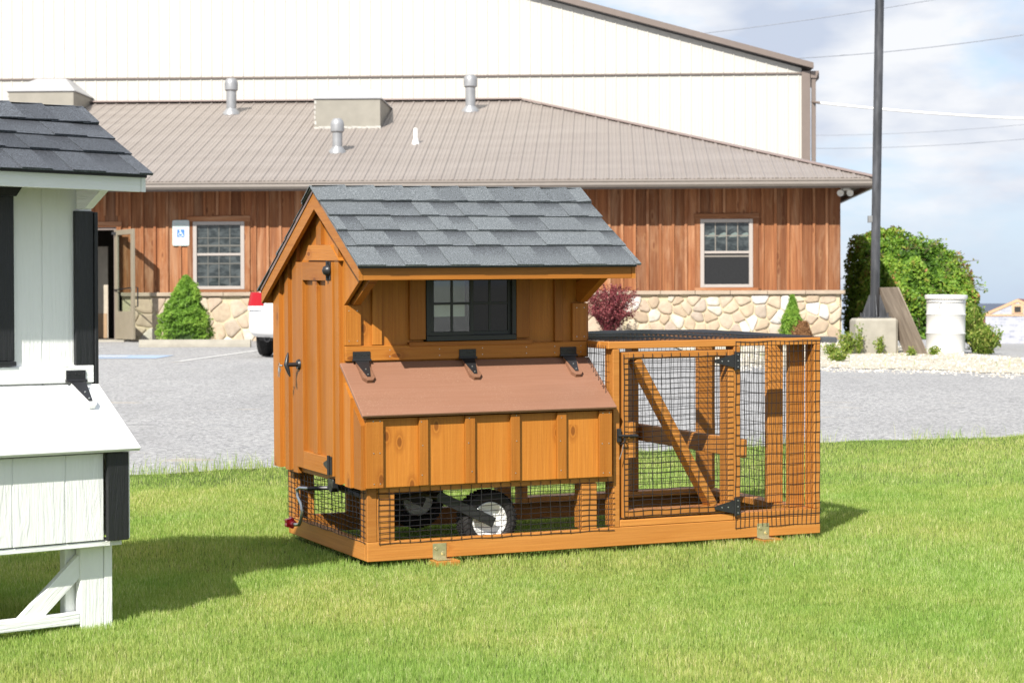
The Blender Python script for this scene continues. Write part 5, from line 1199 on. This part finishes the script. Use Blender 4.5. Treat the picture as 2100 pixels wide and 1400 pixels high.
MB().box((-.26, -.012, .56), (.26, -.002, .70), .004).build('licence_plate', plain('blank_plate', (.5, .52, .5), .5), CR)
# ------------------------------------------------------------ far shed in house wrap and a dark roofed one
def wrap():
    m = Mt('house_wrap'); c = m.co(); n = m.noise(m.map(c, (1, 1, 1.6)), 1.4, 4, .6); ch = N(m.t, 'ShaderNodeTexBrick'); ch.inputs['Scale'].default_value = 1.1; ch.inputs['Color1'].default_value = (.20, .22, .29, 1); ch.inputs['Color2'].default_value = (.36, .37, .42, 1); ch.inputs['Mortar'].default_value = (.40, .40, .43, 1)
    m.L(m.map(c, (1, 1, 1), (math.radians(90), 0, 0)), ch.inputs['Vector']); k = m.mix(m.ramp(n, (.4, 0), (.6, 1)), ch.outputs[0], (.38, .39, .42)); m.set(k, .5); return m.m
M_WRAP = wrap(); M_OSB = plain('raw_lumber', (.50, .32, .19), .8, 0, .1, 3); M_MAROON = plain('maroon_shingles', (.17, .07, .06), .85, 0, .15, 3)
ys_ = 168.0; xs_ = PX(2021, ys_); zs_ = H - 2.62; SH = thing('garden_shed', 'unfinished shed in silver house wrap with raw wood trim, far at the right', 'shed', Matrix.Translation((xs_, ys_, zs_)) @ Matrix.Rotation(math.radians(-20), 4, 'Z'))
w_ = 5.0; hw = 2.32; rr_ = 1.12; m = MB(); m.prism([(0, 0), (w_, 0), (w_, hw), (w_ / 2, hw + rr_ - .1), (0, hw)], (0, 0, 0), (1, 0, 0), (0, 0, 1), (0, 1, 0), 7.0); m.build('wall', M_WRAP, SH)
for s in (0, 1):
    xe, xm = ((-.18, w_ / 2) if s == 0 else (w_ + .18, w_ / 2)); m = MB(); m.prism([(xe, hw - .05), (xm, hw + rr_), (xm, hw + rr_ + .12), (xe, hw + .07)], (0, -.02, 0), (1, 0, 0), (0, 0, 1), (0, 1, 0), 7.3); m.build('roof', M_MAROON, SH)
    m = MB(); m.prism([(xe, hw - .18), (xm, hw + rr_ - .14), (xm, hw + rr_ + .10), (xe, hw + .05)], (0, -.06, 0), (1, 0, 0), (0, 0, 1), (0, 1, 0), .035); m.build('rake_board', M_OSB, SH)
MB().box((0, -.05, hw - .12), (w_, -.01, hw + .02), .005).build('trim_board', M_OSB, SH)
m = MB(); 
for lo, hi in (((w_ / 2 - .45, -.06, hw + .08), (w_ / 2 - .25, -.01, hw + .82)), ((w_ / 2 + .25, -.06, hw + .08), (w_ / 2 + .45, -.01, hw + .82)), ((w_ / 2 - .25, -.06, hw + .62), (w_ / 2 + .25, -.01, hw + .82)), ((w_ / 2 - .25, -.06, hw + .08), (w_ / 2 + .25, -.01, hw + .16))): m.box(lo, hi, .004)
wv = m.build('window', M_OSB, SH); MB().box((w_ / 2 - .25, -.03, hw + .16), (w_ / 2 + .25, -.005, hw + .62), .002).build('pane', M_DARKIN, wv)
y2 = 195.0; D2 = thing('storage_shed', 'low shed with dark grey roof behind the vines and the wrapped shed', 'shed', Matrix.Translation((PX(2005, y2), y2, H - 2.95)))
m = MB(); m.box((0, 0, 0), (3.6, 5, 2.6), .01); m.build('wall', M_MAROON, D2); m = MB(); m.prism([(-.2, 2.5), (5.2, 2.5), (2.5, 3.62)], (-.3, -.2, 0), (0, 1, 0), (0, 0, 1), (1, 0, 0), 4.4); m.build('roof', plain('dark_slate_roof', (.07, .085, .12), .7), D2)
# ------------------------------------------------------------ overhead cables
def cable(name, pts, y, rad, mat, label, sag=.0):
    P_ = [np.array([PX(px, y_), y_, (640 - py + .003 * (px - 1050) * -1) / 4360 * y_ + H]) for (px, py), y_ in zip(pts, y)]
    P_ = np.array(P_); a, b = P_[0], P_[-1]; L_ = [a + (b - a) * t - np.array([0, 0, sag * 4 * t * (1 - t)]) for t in np.linspace(0, 1, 26)]
    o = MB().tube(L_, rad, 6).build(name, mat, smooth=True); tag(o, label, 'cable'); return o
M_CAB = plain('grey_cable', (.22, .24, .28), .6)
cable('power_cable', [(1330, 82), (2300, -75)], (78, 70), .014, M_CAB, 'topmost thin grey power cable rising above the warehouse roof edge', .25)
cable('power_cable', [(1560, 124), (2300, 38)], (78, 70), .016, M_CAB, 'second thin power cable crossing the sky from the warehouse eave', .25)
cable('power_cable', [(1600, 278), (2400, 218)], (82, 74), .010, M_CAB, 'faint thin power cable just below the thick white service cable', .3)
cable('power_cable', [(1600, 304), (2400, 250)], (82, 74), .012, M_CAB, 'lowest thin power cable crossing the sky right of the warehouse', .3)
o = cable('service_cable', [(1683, 212), (2500, 248)], (45.0, 43.0), .026, plain('white_cable_jacket', (.80, .80, .80), .4), 'thick white service cable running from the warehouse corner to the right', .14)
o = cable('conduit_elbow', [(1666, 210), (1684, 212)], (45.3, 45.0), .03, M_TRIMB, 'x'); o.name = 'conduit_elbow'; o.parent = Wh; o.matrix_parent_inverse = F_B.inverted(); del o['label']; del o['category']
